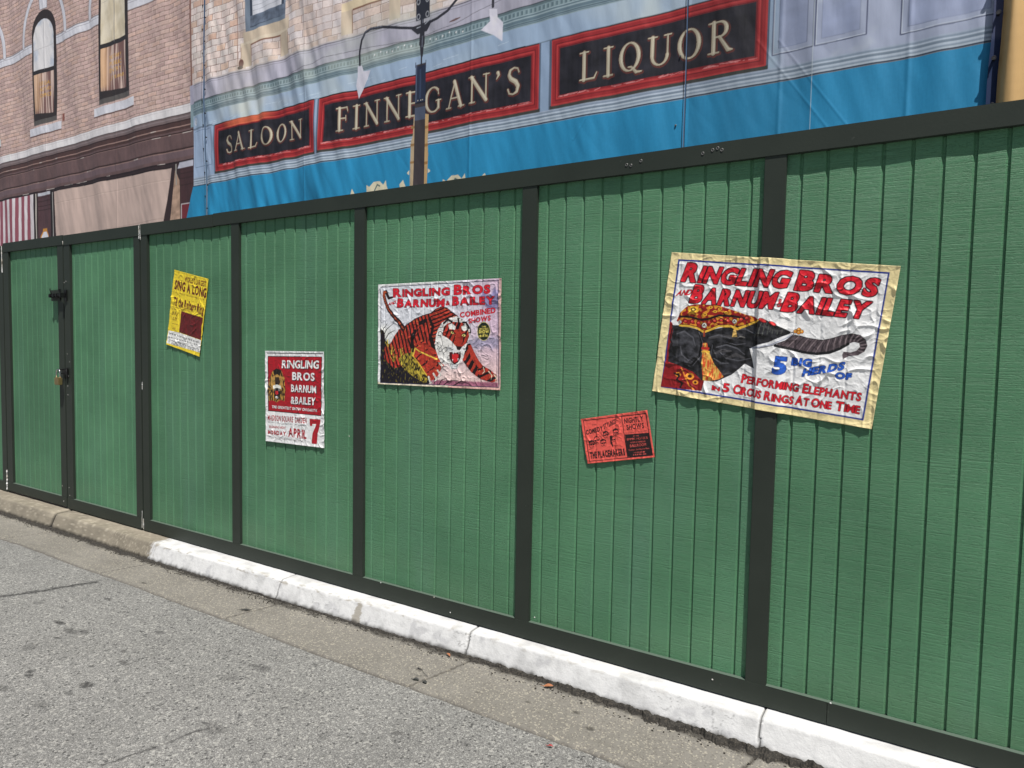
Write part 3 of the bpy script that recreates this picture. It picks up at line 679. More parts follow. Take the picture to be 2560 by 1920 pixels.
# ---- the print, painted once over the whole width in fabric coordinates (x, z)
def paint_left(c):
    xa, xb = c.x0, -4.92
    fill(c, xa, xb, 4.0, 9, bricks(.150, .0475, [pc(190, 164, 158), pc(185, 159, 154), pc(193, 167, 158), pc(179, 153, 148), pc(191, 162, 151)], pc(122, 98, 92), 3, pc(202, 182, 174)))
    wcol, wsh, dkf = pc(200, 200, 208), pc(120, 116, 122), pc(52, 46, 46)
    for x0, x1 in ((xa, -8.32), (-7.76, -6.72), (-6.08, xb)):
        fill(c, x0, x1, 5.19, 5.30, mottled(wcol, .1, 4)); hlines(c, x0, x1, [(5.19, .006, pc(110, 92, 90)), (5.302, .005, wsh), (5.27, .003, pc(150, 148, 156))])
    for cx, hw, wx0, wx1, zt in ((-8.035, .53, -8.32, -7.76, 5.40), (-6.40, .53, -6.72, -6.08, 5.62), (-9.67, .52, -9.95, -9.39, 5.40)):
        # hooded arch band
        R_ = hw; zc = 5.30
        t = np.linspace(0, math.pi, 30); c.line([(cx - R_ * math.cos(a), zc + .02 + .62 * math.sin(a)) for a in t], .040, pc(120, 104, 104)); c.line([(cx - R_ * math.cos(a), zc + .02 + .62 * math.sin(a)) for a in t], .033, wcol)
        for a in np.linspace(.25, math.pi - .25, 26): c.line([(cx - .30 * math.cos(a), zc + .05 + .36 * math.sin(a)), (cx - .47 * math.cos(a), zc + .03 + .56 * math.sin(a))], .003, pc(140, 112, 102), .8)
        top = [(cx - (wx1 - wx0) / 2 * math.cos(a), zt + .27 * math.sin(a)) for a in t]
        c.poly([(wx0, 4.27)] + top + [(wx1, 4.27)], dkf)
        gl = [(wx0 + .045, 4.95)] + [(cx - .01 - (wx1 - wx0 - .10) / 2 * math.cos(a), zt - .06 + .22 * math.sin(a)) for a in t] + [(wx1 - .075, 4.95)]
        glow = cx > -7
        def pane(X, Y, glow=glow): k = smooth(-.2, .3, fbm(X * 3, Y * 3, 8))[..., None]; return (pc(208, 206, 208) if not glow else pc(214, 204, 184)) * (1 - k) + (pc(176, 184, 198) if not glow else pc(196, 184, 160)) * k
        c.poly(gl, pc(200, 200, 206), fn=pane)
        c.line([(cx, 4.93), (cx, zt + .12)], .004, pc(140, 140, 146)); c.line([(wx0 + .05, zt - .2), (wx1 - .08, zt - .18)], .003, pc(150, 148, 148), .6)
        def curt(X, Y, glow=glow):
            s = perlin(X * 26 + .8 * np.sin(Y * 3), Y * 1.2, 12) + .3 * perlin(X * 60, Y * 2, 3)
            k = smooth(-.05, .25, s)[..., None]; A = pc(196, 174, 164) * k + pc(116, 88, 84) * (1 - k)
            g = (smooth(wx0 + .28, wx0 + .08, X + .05 * perlin(X * 9, Y * 4, 7)) * smooth(4.38, 4.5, Y))[..., None] * (.85 if glow else .6)
            return A * (1 - g) + pc(216, 174, 134) * g
        c.poly([(wx0 + .045, 4.42), (wx0 + .045, 4.90), (wx1 - .075, 4.90), (wx1 - .075, 4.38)], dkf, fn=curt)
        c.line([(wx0 + .03, 4.92), (wx1 - .06, 4.92)], .016, pc(48, 46, 48))
        gold = pc(196, 150, 66); L = ('NOTARY', 'PUBLIC', 'ENTRY') if glow else ('LEGAL', 'NOTARY', 'OFFICE')
        for k, s in enumerate(L): z = 4.80 - .075 * k; c.text(s, (cx - .10, z - .05), (cx + .14, z - .05), (cx - .10, z - .002), gold, .0)
        if glow: c.text('J.T. PLANNER', (cx - .08, 4.52), (cx + .20, 4.52), (cx - .08, 4.56), gold, .0)
        c.poly([(wx0, 4.27), (wx1, 4.27), (wx1, 4.33), (wx0, 4.33)], pc(88, 84, 82))
        c.poly([(wx0 - .12, 4.15), (wx1 + .10, 4.15), (wx1 + .10, 4.25), (wx0 - .12, 4.25)], wcol, fn=mottled(wcol, .12, 6)); c.line([(wx0 - .12, 4.148), (wx1 + .10, 4.148)], .006, pc(96, 74, 70))
    for cx in (-8.035, -9.67): c.poly([(cx - .08, 5.68), (cx + .08, 5.68), (cx + .13, 6.05), (cx - .13, 6.05)], wcol, line=wsh, lw=.005)
    c.rect(-7.64, -7.585, 4.24, 4.33, pc(132, 84, 74))
    # white string course and brown shopfront cornice
    fill(c, xa, xb + .02, 3.925, 4.015, mottled(pc(212, 208, 210), .12, 9)); hlines(c, xa, xb, [(4.018, .004, pc(140, 120, 114)), (3.99, .002, pc(170, 164, 168))])
    brn, brd, brl = pc(98, 78, 78), pc(52, 36, 36), pc(158, 130, 122)
    fill(c, xa, xb, 3.42, 3.925, mottled(brn, .16, 11))
    fill(c, xa, xb, 3.86, 3.92, mottled(pc(112, 98, 98), .1, 12)); fill(c, xa, xb, 3.76, 3.85, mottled(pc(74, 54, 52), .14, 13)); fill(c, xa, xb, 3.48, 3.56, mottled(pc(104, 86, 90), .1, 14))
    hlines(c, xa, xb, [(3.921, .004, pc(70, 60, 62)), (3.893, .006, pc(128, 116, 118)), (3.857, .006, brd), (3.80, .004, brl), (3.785, .003, brd), (3.735, .006, brd), (3.725, .002, brl), (3.565, .010, brd), (3.552, .002, brl), (3.435, .010, pc(40, 30, 32))])
    for _ in range(26):
        z = bankr.choice([3.80, 3.725, 3.552, 3.44]); x = bankr.uniform(-9.4, -5.1); c.line([(x, z), (x + bankr.uniform(.02, .22), z + .002)], bankr.uniform(.001, .004), pc(206, 196, 190), .8)
    # striped awning, pilaster, beige awning
    c.rect(xa, xb, 0, 3.425, pc(52, 40, 42))
    x = -8.40
    fill(c, xa, -8.38, 0, 3.42, mottled(pc(206, 198, 202), .05, 3))
    for k in range(12):
        x = -8.50 - k * .165; c.poly([(x, 3.42), (x - .085, 3.42), (x - .100 - .02, 2.0), (x - .02, 2.0)], pc(138, 78, 90))
    c.rect(-8.40, -8.36, 0, 3.42, pc(40, 34, 36)); c.rect(-8.345, -8.325, 0, 3.42, pc(190, 184, 176))
    fill(c, -8.29, -7.97, 0, 3.43, mottled(pc(80, 58, 62), .12, 5)); hlines(c, -8.29, -7.97, [(3.40, .018, pc(180, 182, 190)), (3.36, .004, brd), (3.31, .004, brd), (3.25, .004, brd), (3.20, .005, brd)])
    c.poly([(-8.26, 2.6), (-8.24, 2.87), (-8.19, 2.93), (-8.19, 2.96), (-8.08, 2.96), (-8.08, 2.93), (-8.03, 2.87), (-8.0, 2.6)], pc(190, 132, 60)); c.poly([(-8.25, 2.6), (-8.22, 2.86), (-8.17, 2.92), (-8.10, 2.92), (-8.05, 2.86), (-8.02, 2.6)], pc(206, 208, 218))
    c.rect(-7.97, -7.90, 0, 3.43, pc(36, 30, 32)); c.rect(-7.92, -7.905, 0, 3.40, pc(170, 168, 166))
    aw = [(-7.87, 3.40), (-5.30, 3.385), (-5.44, 2.85), (-5.56, 2.0), (-7.80, 2.0)]
    c.poly(aw, pc(190, 168, 158), fn=mottled(pc(188, 166, 157), .08, 21, 2.0)); c.line([(-7.86, 3.25), (-5.33, 3.27)], .003, pc(168, 146, 136)); c.line([(-7.86, 3.243), (-5.33, 3.262)], .002, pc(206, 186, 176)); c.line([(-7.4, 2.82), (-5.43, 2.87)], .003, pc(168, 146, 136)); c.line([(-7.87, 3.41), (-5.28, 3.392)], .008, pc(36, 28, 30))
    c.poly([(-5.24, 3.36), (-5.17, 3.24), (-5.16, 2.6), (-5.40, 2.6), (-5.33, 2.9)], pc(170, 142, 122), fn=mottled(pc(166, 138, 120), .3, 22, 9)); c.rect(-5.235, -5.215, 3.2, 3.42, pc(150, 146, 140))
    fill(c, -5.16, xb, 0, 3.42, mottled(pc(70, 48, 50), .12, 23)); c.poly([(-5.20, 3.37), (-4.93, 3.37), (-4.93, 3.43), (-5.17, 3.43)], pc(176, 176, 188)); hlines(c, -5.16, xb, [(3.35, .004, brd), (3.31, .005, brd), (3.26, .004, brd), (3.19, .005, brd)])
    c.rect(-5.15, -4.98, 2.5, 3.0, pc(190, 182, 184)); c.rect(-5.138, -4.98, 2.5, 2.988, pc(112, 46, 54))

BLUE = pc(40, 132, 176)
def paint_right(c):
    x0 = -4.92; xe = c.x1 + .01
    cream = [pc(203, 190, 187), pc(199, 188, 187), pc(203, 184, 175), pc(201, 192, 192), pc(198, 178, 167), pc(205, 193, 189)]
    fill(c, x0, xe, 4.17, 9, bricks(.185, .0640, cream, pc(132, 104, 96), 7, pc(214, 204, 200), .07, True))
    c.rect(x0 - .03, x0, 4.17, 9, pc(134, 100, 90))
    fill(c, x0, -4.17, 4.22, 9, bricks(.13, .0640, [pc(202, 188, 184), pc(204, 194, 190), pc(200, 174, 158), pc(202, 186, 180), pc(196, 166, 150), pc(204, 192, 186)], pc(124, 92, 84), 8, pc(216, 206, 202), .09))
    c.rect(-4.18, -4.172, 4.22, 9, pc(150, 116, 106))
    # window, its sill and brackets
    c.poly([(-4.06, 4.50), (-3.50, 4.52), (-3.50, 9), (-4.06, 9)], pc(110, 122, 138)); c.poly([(-4.0, 4.55), (-3.52, 4.56), (-3.52, 9), (-4.0, 9)], pc(58, 66, 80)); fill(c, -3.97, -3.55, 4.66, 9, mottled(pc(196, 198, 206), .1, 5))
    for k in range(12): c.line([(-3.97, 4.70 + k * .045), (-3.56, 4.705 + k * .045)], .003, pc(140, 142, 152), .7)
    fill(c, -4.0, -3.5, 4.56, 4.66, mottled(pc(92, 102, 118), .3, 6, 12))
    tan_ = pc(196, 180, 160)
    fill(c, -4.10, -3.44, 4.42, 4.52, mottled(tan_, .12, 7)); c.rect(-4.14, -3.46, 4.40, 4.43, pc(206, 192, 172)); c.rect(-4.0, -3.58, 4.385, 4.40, pc(122, 84, 66))
    for a_, b_ in ((-4.13, -4.0), (-3.58, -3.46)): fill(c, a_, b_, 4.20, 4.41, mottled(tan_, .1, 8)); c.rect(b_, b_ + .01, 4.2, 4.39, pc(150, 118, 98)); c.rect(a_ - .008, a_, 4.2, 4.39, pc(170, 146, 126))
    for dx in (1.36, 2.75): fill(c, -4.13 + dx, -4.01 + dx, 4.20, 4.41, mottled(tan_, .1, 8)); c.rect(-4.13 + dx, -3.46 + dx, 4.40, 4.47, pc(214, 196, 166)); c.rect(-4.0 + dx, -3.58 + dx, 4.385, 4.40, pc(122, 84, 66)); fill(c, -3.58 + dx, -3.46 + dx, 4.20, 4.41, mottled(tan_, .1, 8)); c.rect(-4.012 + dx, -4.0 + dx, 4.2, 4.39, pc(150, 118, 98))
    c.ell(-4.13, 4.24, .03, .04, pc(92, 54, 50)); c.ell(-4.14, 4.20, .035, .018, pc(70, 54, 50))
    # grey-lavender ledge
    fill(c, x0 - .03, xe, 4.0, 4.18, mottled(pc(164, 162, 176), .16, 31, 2.5)); hlines(c, x0, xe, [(4.178, .006, pc(188, 178, 176)), (4.165, .003, pc(90, 84, 92)), (4.145, .002, pc(130, 126, 140)), (4.0, .004, pc(70, 74, 82))])
    # cornice: dentils and mouldings
    slate, sd_, sl_ = pc(126, 146, 154), pc(88, 106, 118), pc(154, 172, 178)
    fill(c, x0 - .02, xe, 3.86, 3.998, mottled(slate, .08, 32))
    hlines(c, x0, xe, [(3.99, .008, pc(92, 110, 116)), (3.938, .003, sl_), (3.930, .004, sd_), (3.918, .004, sl_), (3.905, .010, pc(96, 116, 128)), (3.885, .004, sd_), (3.872, .003, sd_), (3.866, .002, sl_)])
    for x in np.arange(x0 + .02, min(xe, 2.4), .036): c.rect(x, x + .018, 3.945, 3.972, pc(94, 113, 121)); c.rect(x + .018, x + .026, 3.943, 3.975, pc(140, 160, 164))
    # pale blue frieze
    lb = pc(146, 166, 190)
    def frz(X, Y):
        A = mottled(lb, .07, 33, 2.2)(X, Y)
        g = smooth(.0, .5, perlin(X * 1.1, Y * 2.5, 41))[..., None] * .35; A = A * (1 - g) + pc(176, 190, 198) * g
        for cx, w_, s_ in ((-4.05, .38, .7), (-2.75, .35, .4), (.02, .25, .5)):
            g = (np.exp(-((X - cx + .2 * (Y - 3.8)) / w_) ** 2) * smooth(-.4, .2, perlin(X * 5, Y * 3, 42)))[..., None] * s_; A = A * (1 - g) + pc(196, 202, 192) * g
        return A
    fill(c, x0, xe, 3.70, 3.862, frz); fill(c, x0, xe, 3.2, 3.715, mottled(pc(140, 160, 186), .07, 34))
    def tint(xa, xb, za, zb, col, amp, s):
        r = c.box(xa, xb, za, zb)
        if not r: return
        sl, X, Y = r
        g = amp * smooth(xa, xa + .3, X) * smooth(xb, xb - .3, X) * smooth(za, za + .08, Y) * smooth(zb, zb - .1, Y) * smooth(-.5, .3, fbm(X * 1.3, Y * 3, s)); c.put(sl, g, col)
    tint(-3.4, -1.6, 3.86, 4.3, pc(190, 196, 184), .40, 44); tint(-4.6, -3.2, 3.72, 4.3, pc(206, 198, 180), .20, 45); tint(-2.6, -1.2, 4.2, 5.0, pc(206, 198, 178), .22, 46)
    for _ in range(30): x = bankr.uniform(-4.8, .6); z = bankr.uniform(3.73, 3.80); c.line([(x, z), (x + bankr.uniform(.03, .16), z + .008)], .002, pc(190, 204, 222), .7)
    # sign surround, three framed signs
    c.rect(x0, xe, 3.716, 3.722, pc(70, 76, 84))
    rd, rl, rdk, ink = pc(146, 40, 44), pc(174, 58, 58), pc(100, 24, 30), pc(36, 35, 42)
    for xa, xb in ((-4.54, -3.09), (-3.03, -.785), (-.68, .775)):
        c.rect(xa - .02, xb + .014, 3.24, 3.722, pc(84, 96, 114)); c.rect(xa - .012, xb + .012, 3.235, 3.262, pc(60, 62, 58)); c.rect(xa, xb, 3.712, 3.724, pc(36, 30, 32))
        c.rect(xa, xb, 3.262, 3.712, rd); w_ = .070
        for o_, cl, t in ((.004, rl, .010), (.020, rd, .010), (.033, rdk, .005), (.044, rl, .009), (.060, rdk, .005)):
            for P_ in ([(xa + o_, 3.262 + o_), (xb - o_, 3.262 + o_), (xb - o_, 3.712 - o_), (xa + o_, 3.712 - o_), (xa + o_, 3.262 + o_)],): c.line(P_, t / 2, cl)
        fill(c, xa + .065, xb - .065, 3.327, 3.647, mottled(ink, .5, 51, 5))
        for _ in range(int((xb - xa) * 34)):
            x = bankr.uniform(xa + .04, xb - .1); c.line([(x, 3.318 + bankr.uniform(-.006, .006)), (x + bankr.uniform(.01, .08), 3.318 + bankr.uniform(-.006, .006))], bankr.uniform(.001, .003), pc(222, 140, 140), .75)
        tint_x = xa
    r = c.box(-4.45, -3.6, 3.64, 3.72)
    if r: c.put(r[0], .55 * smooth(-4.45, -4.2, r[1]) * smooth(-3.6, -3.9, r[1]) * (r[2] > 3.66), pc(228, 120, 80))
    cr_, hal, dk_ = pc(168, 158, 138), pc(60, 36, 32), pc(96, 50, 44)
    serif_word(c, 'SALOON', -4.375, -3.265, 3.415, 3.585, cr_, hal, dk_)
    serif_word(c, "FINNEGAN'S", -2.815, -.94, 3.395, 3.595, cr_, hal, dk_)
    serif_word(c, 'LIQUOR', -.46, .575, 3.39, 3.58, cr_, hal, dk_)
    # lower mouldings and blue awning
    fill(c, x0, xe, 3.155, 3.238, mottled(pc(160, 172, 190), .08, 36)); hlines(c, x0, xe, [(3.224, .006, pc(128, 142, 160)), (3.213, .004, pc(182, 194, 208)), (3.201, .007, pc(116, 130, 146)), (3.189, .004, pc(176, 188, 200)), (3.177, .004, pc(126, 140, 156)), (3.167, .005, pc(172, 184, 196)), (3.156, .005, pc(58, 68, 84))])
    def blu(X, Y): return (BLUE[None, None] * (1 + .10 * fbm(X * 2, Y * 1.2, 37)[..., None] + .10 * perlin(X * 13, Y * 1.4, 38)[..., None] + .05 * perlin(X * 60, Y * 60, 39)[..., None])).clip(0, .86)
    c.poly([(-4.93, 3.15), (-5.06, 2.85), (-5.30, 2.2), (-5.30, 0.0), (xe, 0), (xe, 3.15)], BLUE, fn=blu)
    # left pilaster of the blue shopfront
    fill(c, x0, -4.62, 3.24, 3.72, mottled(pc(156, 174, 200), .07, 61)); fill(c, x0 - .06, x0 + .02, 3.99, 4.18, mottled(pc(170, 168, 186), .1, 62)); fill(c, x0 - .05, x0, 3.76, 3.99, mottled(slate, .1, 63))
    c.line([(-4.89, 3.34), (-4.60, 3.34), (-4.60, 3.70), (-4.89, 3.70), (-4.89, 3.34)], .003, pc(110, 128, 156)); c.rect(x0, -4.58, 3.725, 3.735, pc(90, 104, 124)); c.ell(-4.87, 3.80, .03, .04, pc(190, 198, 212)); c.line([(-4.87, 3.83), (-4.865, 3.78)], .004, pc(60, 70, 90))
    # right of the signs: lavender panelling
    lav = pc(160, 168, 190)
    def lavf(X, Y):
        A = mottled(lav, .08, 71, 3)(X, Y); g = smooth(.1, .6, fbm(X * 4, Y * 5, 72))[..., None] * .35; A = A * (1 - g) + pc(190, 198, 206) * g
        k = smooth(.80, .90, X)[..., None]; return A * k + frz(X, Y) * (1 - k)
    fill(c, .79, xe, 3.238, 9, lavf); fill(c, -.9, .82, 3.722, 3.86, frz)
    ln, ls = pc(92, 98, 122), pc(196, 204, 224)
    def frame_(xa, xb, zb, deep=.035):
        c.line([(xa, 5), (xa, zb), (xb, zb + .004), (xb, 5)], .0035, ln); c.line([(xa + .006, 5), (xa + .006, zb + .006), (xb - .006, zb + .01)], .002, ls); c.line([(xa + deep, 5), (xa + deep, zb + deep), (xb - deep, zb + deep + .003), (xb - deep, 5)], .0025, ln, .7)
        r = c.box(xa + deep, xb - deep, zb + deep, 5)
        if r: sl, X, Y = r; c.put(sl, (X > xa + deep) & (X < xb - deep) & (Y > zb + deep), mottled(pc(146, 156, 186), .12, 75, 6)(X, Y), .7)
    frame_(.81, 1.035, 3.312); frame_(1.045, 1.31, 3.315); frame_(1.475, 1.91, 3.285)
    # the lamp post that stood in front of the photographed shop, printed with it
    ir, irh = pc(46, 46, 54), pc(96, 100, 112)
    c.poly([(-1.983, 0), (-1.975, 3.20), (-1.958, 3.24), (-1.950, 3.40), (-1.944, 3.40), (-1.944, 0)], pc(170, 150, 122)); c.poly([(-1.838, 0), (-1.838, 3.40), (-1.802, 3.39), (-1.806, 3.18), (-1.800, 3.08), (-1.806, 2.9), (-1.806, 0)], pc(184, 152, 108))
    for z in (3.30, 3.16, 3.02): c.rect(-1.978, -1.944, z, z + .02, pc(140, 108, 70)); c.rect(-1.838, -1.803, z - .02, z + .004, pc(150, 112, 66))
    c.rect(-1.944, -1.838, 0, 3.80, pc(60, 54, 56)); c.rect(-1.944, -1.838, 3.50, 3.785, pc(38, 46, 66)); c.rect(-1.938, -1.930, 3.50, 3.80, pc(80, 90, 112)); c.rect(-1.90, -1.885, 3.53, 3.76, pc(52, 64, 88)); c.rect(-1.944, -1.838, 3.49, 3.50, pc(18, 18, 24))
    c.rect(-1.944, -1.838, 3.36, 3.46, pc(72, 80, 98)); c.rect(-1.948, -1.940, 3.78, 3.82, pc(60, 66, 84)); c.rect(-1.842, -1.834, 3.76, 3.82, pc(60, 66, 84))
    for x in (-1.915, -1.885, -1.868): c.ell(x, 3.515, .004, .004, pc(220, 210, 196))
    c.line([(-1.886, 3.78), (-1.882, 3.90)], .008, ir); c.line([(-1.882, 3.86), (-1.882, 3.93), (-1.88, 3.98)], [.012, .020, .016], ir); c.poly([(-1.91, 3.95), (-1.88, 3.90), (-1.852, 3.95), (-1.855, 4.05), (-1.905, 4.05)], ir); c.line([(-1.88, 3.93), (-1.875, 4.03)], .005, irh)
    c.line([(-1.88, 4.03), (-1.88, 6.8)], .017, ir); c.line([(-1.874, 4.05), (-1.874, 6.8)], .004, irh)
    c.rect(-1.945, -1.80, 4.14, 6.8, pc(44, 46, 56))
    for z in np.arange(4.17, 6.7, .115):
        for x in (-1.92, -1.825): c.ell(x, z, .020, .024, pc(150, 152, 158)); c.ell(x, z, .013, .016, pc(44, 46, 56))
    c.poly([(-1.99, 4.085), (-1.93, 4.035), (-1.83, 4.04), (-1.79, 4.09), (-1.79, 4.115), (-1.99, 4.105)], ir); c.line([(-1.96, 4.085), (-1.90, 4.09)], .004, pc(150, 154, 164)); c.line([(-1.85, 4.10), (-1.80, 4.12)], .004, pc(150, 154, 164))
    c.line([(-2.562, 3.92), (-2.56, 4.03), (-2.535, 4.12), (-2.49, 4.17), (-2.43, 4.185), (-2.30, 4.175), (-2.1, 4.12), (-1.95, 4.09)], .011, ir); c.line([(-2.53, 4.13), (-2.48, 4.176), (-2.43, 4.19), (-2.3, 4.18)], .003, irh)
    c.line([(-1.80, 4.10), (-1.72, 4.11), (-1.62, 4.145), (-1.52, 4.22), (-1.44, 4.30), (-1.30, 4.36), (-1.22, 4.30), (-1.195, 4.18), (-1.192, 4.07)], .011, ir)
    shd = pc(206, 204, 216)
    c.poly([(-2.585, 3.915), (-2.535, 3.912), (-2.515, 3.86), (-2.43, 3.852), (-2.47, 3.78), (-2.515, 3.72), (-2.575, 3.645), (-2.607, 3.76), (-2.588, 3.83)], shd, fn=mottled(shd, .05, 3, 9)); c.poly([(-1.225, 4.06), (-1.155, 4.045), (-1.150, 3.985), (-1.10, 3.935), (-1.103, 3.80), (-1.18, 3.86), (-1.295, 3.92), (-1.215, 3.97)], shd, fn=mottled(shd, .05, 3, 9))
    c.line([(-3.6, 3.99), (-3.0, 4.06), (-2.56, 4.05), (-2.0, 4.0), (-1.55, 4.03), (-.9, 4.14)], .0022, pc(70, 66, 76), .8)
    for i in range(15): x = -2.38 + i * .065; c.ell(x, 3.965 + .012 * math.sin(i * 1.7), .007, .007, pc(230, 228, 226)) if i not in (7, 8) else None
    c.ell(-1.55, 4.06, .055, .008, pc(104, 84, 84), ang=.12)
    # cream scrolls on the blue awning just above the fence
    scr = pc(216, 206, 178)
    for cx, zz in ((-2.36, 2.890), (-1.545, 2.850)):
        c.poly([(cx - .10, zz - .08), (cx - .105, zz + .015), (cx - .07, zz - .005), (cx - .02, zz + .032), (cx + .05, zz + .03), (cx + .09, zz - .005), (cx + .12, zz + .03), (cx + .13, zz - .02), (cx + .16, zz - .08)], scr); c.line([(cx - .01, zz - .04), (cx + .02, zz + .005), (cx + .05, zz - .01)], .006, pc(90, 110, 110))
        c.poly([(cx - .30, zz - .09), (cx - .27, zz + .0), (cx - .24, zz - .05), (cx - .2, zz - .1)], scr); c.poly([(cx + .28, zz - .09), (cx + .27, zz - .02), (cx + .31, zz + .01), (cx + .34, zz - .05), (cx + .38, zz - .1)], scr)
        for k in range(3): c.line([(cx - .3 + k * .3, 2.80), (cx - .15 + k * .3, 2.72)], .02, scr)
    c.poly([(-1.985, 2.93), (-2.01, 2.95), (-2.0, 2.958), (-1.985, 2.97)], scr); c.poly([(-1.80, 2.93), (-1.775, 2.94), (-1.78, 2.95), (-1.80, 2.965)], scr)
    # darker stretch: light from behind blocked by an overlap, multiplied into the colour
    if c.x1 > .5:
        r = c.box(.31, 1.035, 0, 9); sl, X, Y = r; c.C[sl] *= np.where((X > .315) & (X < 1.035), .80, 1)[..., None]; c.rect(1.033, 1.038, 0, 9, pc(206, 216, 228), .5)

def banner(name, x0, x1, z1, nx, nz, painter, label, yoff=0.0, hemL=False, hemR=False):
    c = Canvas(x0, x1, 2.35, z1, nx, nz, pc(150, 150, 150)); painter(c); C = c.done()
    xs_ = x0 + (np.arange(nx) + .5) / nx * (x1 - x0); zs = 2.35 + (np.arange(nz) + .5) / nz * (z1 - 2.35)
    zz = np.concatenate([np.linspace(.25, 2.34, 24), zs, z1 + np.linspace(.02, 7.4 - z1, 30)])
    C = np.concatenate([np.repeat(C[:1], 24, 0), C, np.repeat(C[-1:], 30, 0)], 0)
    X, Z = np.meshgrid(xs_, zz); Y = YB + yoff + folds(X, Z)
    if hemL: Y += .012 * np.exp(-((X - x0) / .05) ** 2)
    if hemR: Y += .012 * np.exp(-((X - x1) / .05) ** 2)
    me = grid_mesh('fabric', np.stack([X, Y, Z], -1), True); paint(me, C)
    b_ = empty(name, ((x0 + x1) / 2, YB, .25), label, 'banner', 'lengths of the printed building backdrop behind the fence')
    child(link('fabric', me, M_print), b_); return b_
def fy(x, z): return float(YB + folds(np.array(x), np.array(z)))
def grommets(b_, L, r=.010, lace=None, m_=None):
    for x, z in L:
        mb = ring(x, z, r * .8, fy(x, z) - .004)
        mb.tube([(x, fy(x, z) - .007, z), (x, fy(x, z) + .004, z)], r * .7, 8)
        child(mb.build('eyelet', m_ or M_cord), b_)
    if lace:
        for x in lace:
            P_ = [(x, fy(x, z) - .003, z) for z in np.arange(.3, 6.6, .05)]; child(MB().tube(P_, .0013, 5).build('lacing', M_cord), b_)
bA = banner('backdrop_banner', -11.0, -4.706, 6.4, 900, 640, lambda c: (paint_left(c), paint_right(c)), 'wrinkled backdrop banner printed with an arch-windowed pink brick building and beige awning')
bB = banner('backdrop_banner', -4.703, .287, 5.3, 1130, 640, paint_right, 'wide wrinkled backdrop banner printed with the shop signs and a two-armed lamp post', hemL=True)
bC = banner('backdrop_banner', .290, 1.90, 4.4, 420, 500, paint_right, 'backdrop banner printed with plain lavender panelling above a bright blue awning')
grommets(bB, [(-4.722 + (k % 2) * .042, 2.80 + k * .118 - (k % 2) * .01) for k in range(19)], .008, (-4.728, -4.690))
grommets(bC, [(.235, 2.99), (.25, 3.42), (.24, 3.86)], .006, (.279, .296), M_zinc)
# navy hem strip with eyelets, and the tan cloth at the right edge
z_ = np.linspace(.25, 7, 260); X, Z = np.meshgrid(np.linspace(1.886, 1.932, 8), z_); Y = YB - .035 + folds(np.full_like(X, 1.88), Z) + .006 * perlin(Z * 1.3, X * 9, 6) + .02 * (X - 1.88) / .06
X = X + .003 * perlin(Z * 1.6, Z * 0 + .4, 4) - .012 * smooth(3.3, 2.9, Z)
me = grid_mesh('hem', np.stack([X, Y, Z], -1), True); C = np.empty(X.shape + (3,)); C[:] = pc(14, 34, 70); C[Z > 3.16] = pc(50, 58, 88); paint(me, C); child(link('hem', me, M_print), bC)
for x, z in ((1.906, 3.27), (1.897, 3.05), (1.906, 3.50), (1.90, 2.82)): child(ring(x, z, .009, YB - .068).tube([(x, YB - .07, z), (x, YB - .03, z)], .007, 8).build('eyelet', M_cord), bC)
z_ = np.linspace(.25, 7, 420); u_ = np.linspace(0, 1, 240); U, Z = np.meshgrid(u_, z_)
xl = 1.926 - .016 * smooth(3.3, 2.8, Z) + .003 * perlin(Z * 1.2, Z * 0 + .3, 5)
X = xl + U * 2.6; Y = YB - .05 + .09 * perlin(X * 6, Z * .25, 31) + .030 * perlin(X * 14, Z * .5, 32) - .03 * smooth(.1, 0, U) + .05 * smooth(.012, 0, U)
me = grid_mesh('cloth', np.stack([X, Y, Z], -1), True); C = np.empty(X.shape + (3,)); C[:] = pc(196, 160, 108); C *= (1 + .10 * fbm(X * 3, Z * 2, 8)[..., None] + .05 * perlin(X * 4, Z * 160, 9)[..., None]); paint(me, C)
o = link('tan_cloth', me, M_print); tag(o, 'hanging tan cloth beside the blue banner at the right picture edge', 'cloth')
# ------------------------------------------------------------------ posters pasted on the fence
POST = {'E': (1.0976, 1.6392, 0.9421, 0.6561, -6.54), 'T': (-0.7221, 1.6259, 0.8983, 0.6059, 0.46), 'L': (-1.9335, 1.1906, 0.5857, 0.6299, 0.58), 'Y': (-3.1407, 1.7738, 0.4421, 0.5904, -11.33), 'R': (0.4174, 1.1289, 0.3611, 0.2282, 11.16)}
def ridge(x, y, s): return 1 - np.minimum(np.abs(perlin(x, y, s)) * 4.5, 1)
def crumple(U, V, k, amp, s):
    wu = U + .15 / k * perlin(U * k * .5, V * k * .5, s + 5); wv = V + .15 / k * perlin(U * k * .5 + 7, V * k * .5, s + 6)
    msk = smooth(-.25, .25, perlin(U * k * .35, V * k * .35, s + 9))
    r1 = ridge(wu * k * 1.1, wv * k * .8, s) ** 2 * smooth(-.1, .35, perlin(U * k * .8, V * k * .8, s + 11))
    r2 = ridge(wu * k * .7 + wv * k * .5, wv * k * .9 - wu * k * .3, s + 2) ** 2 * smooth(-.1, .35, perlin(U * k * .7, V * k * .7, s + 12))
    r3 = ridge(wu * k * 2.1, wv * k * 1.6, s + 3) ** 2
    r4 = ridge(wu * k * 1.5 - wv * k * .7, wv * k * 1.7 + wu * k * .4, s + 4) ** 2 * smooth(-.2, .3, perlin(U * k, V * k, s + 13))
    return amp * (.45 + .55 * msk) * (1.1 * r1 + .9 * r2 + .16 * r3 + .40 * r4) + amp * .5 * fbm(U * k * .6, V * k * .6, s + 8, 3)
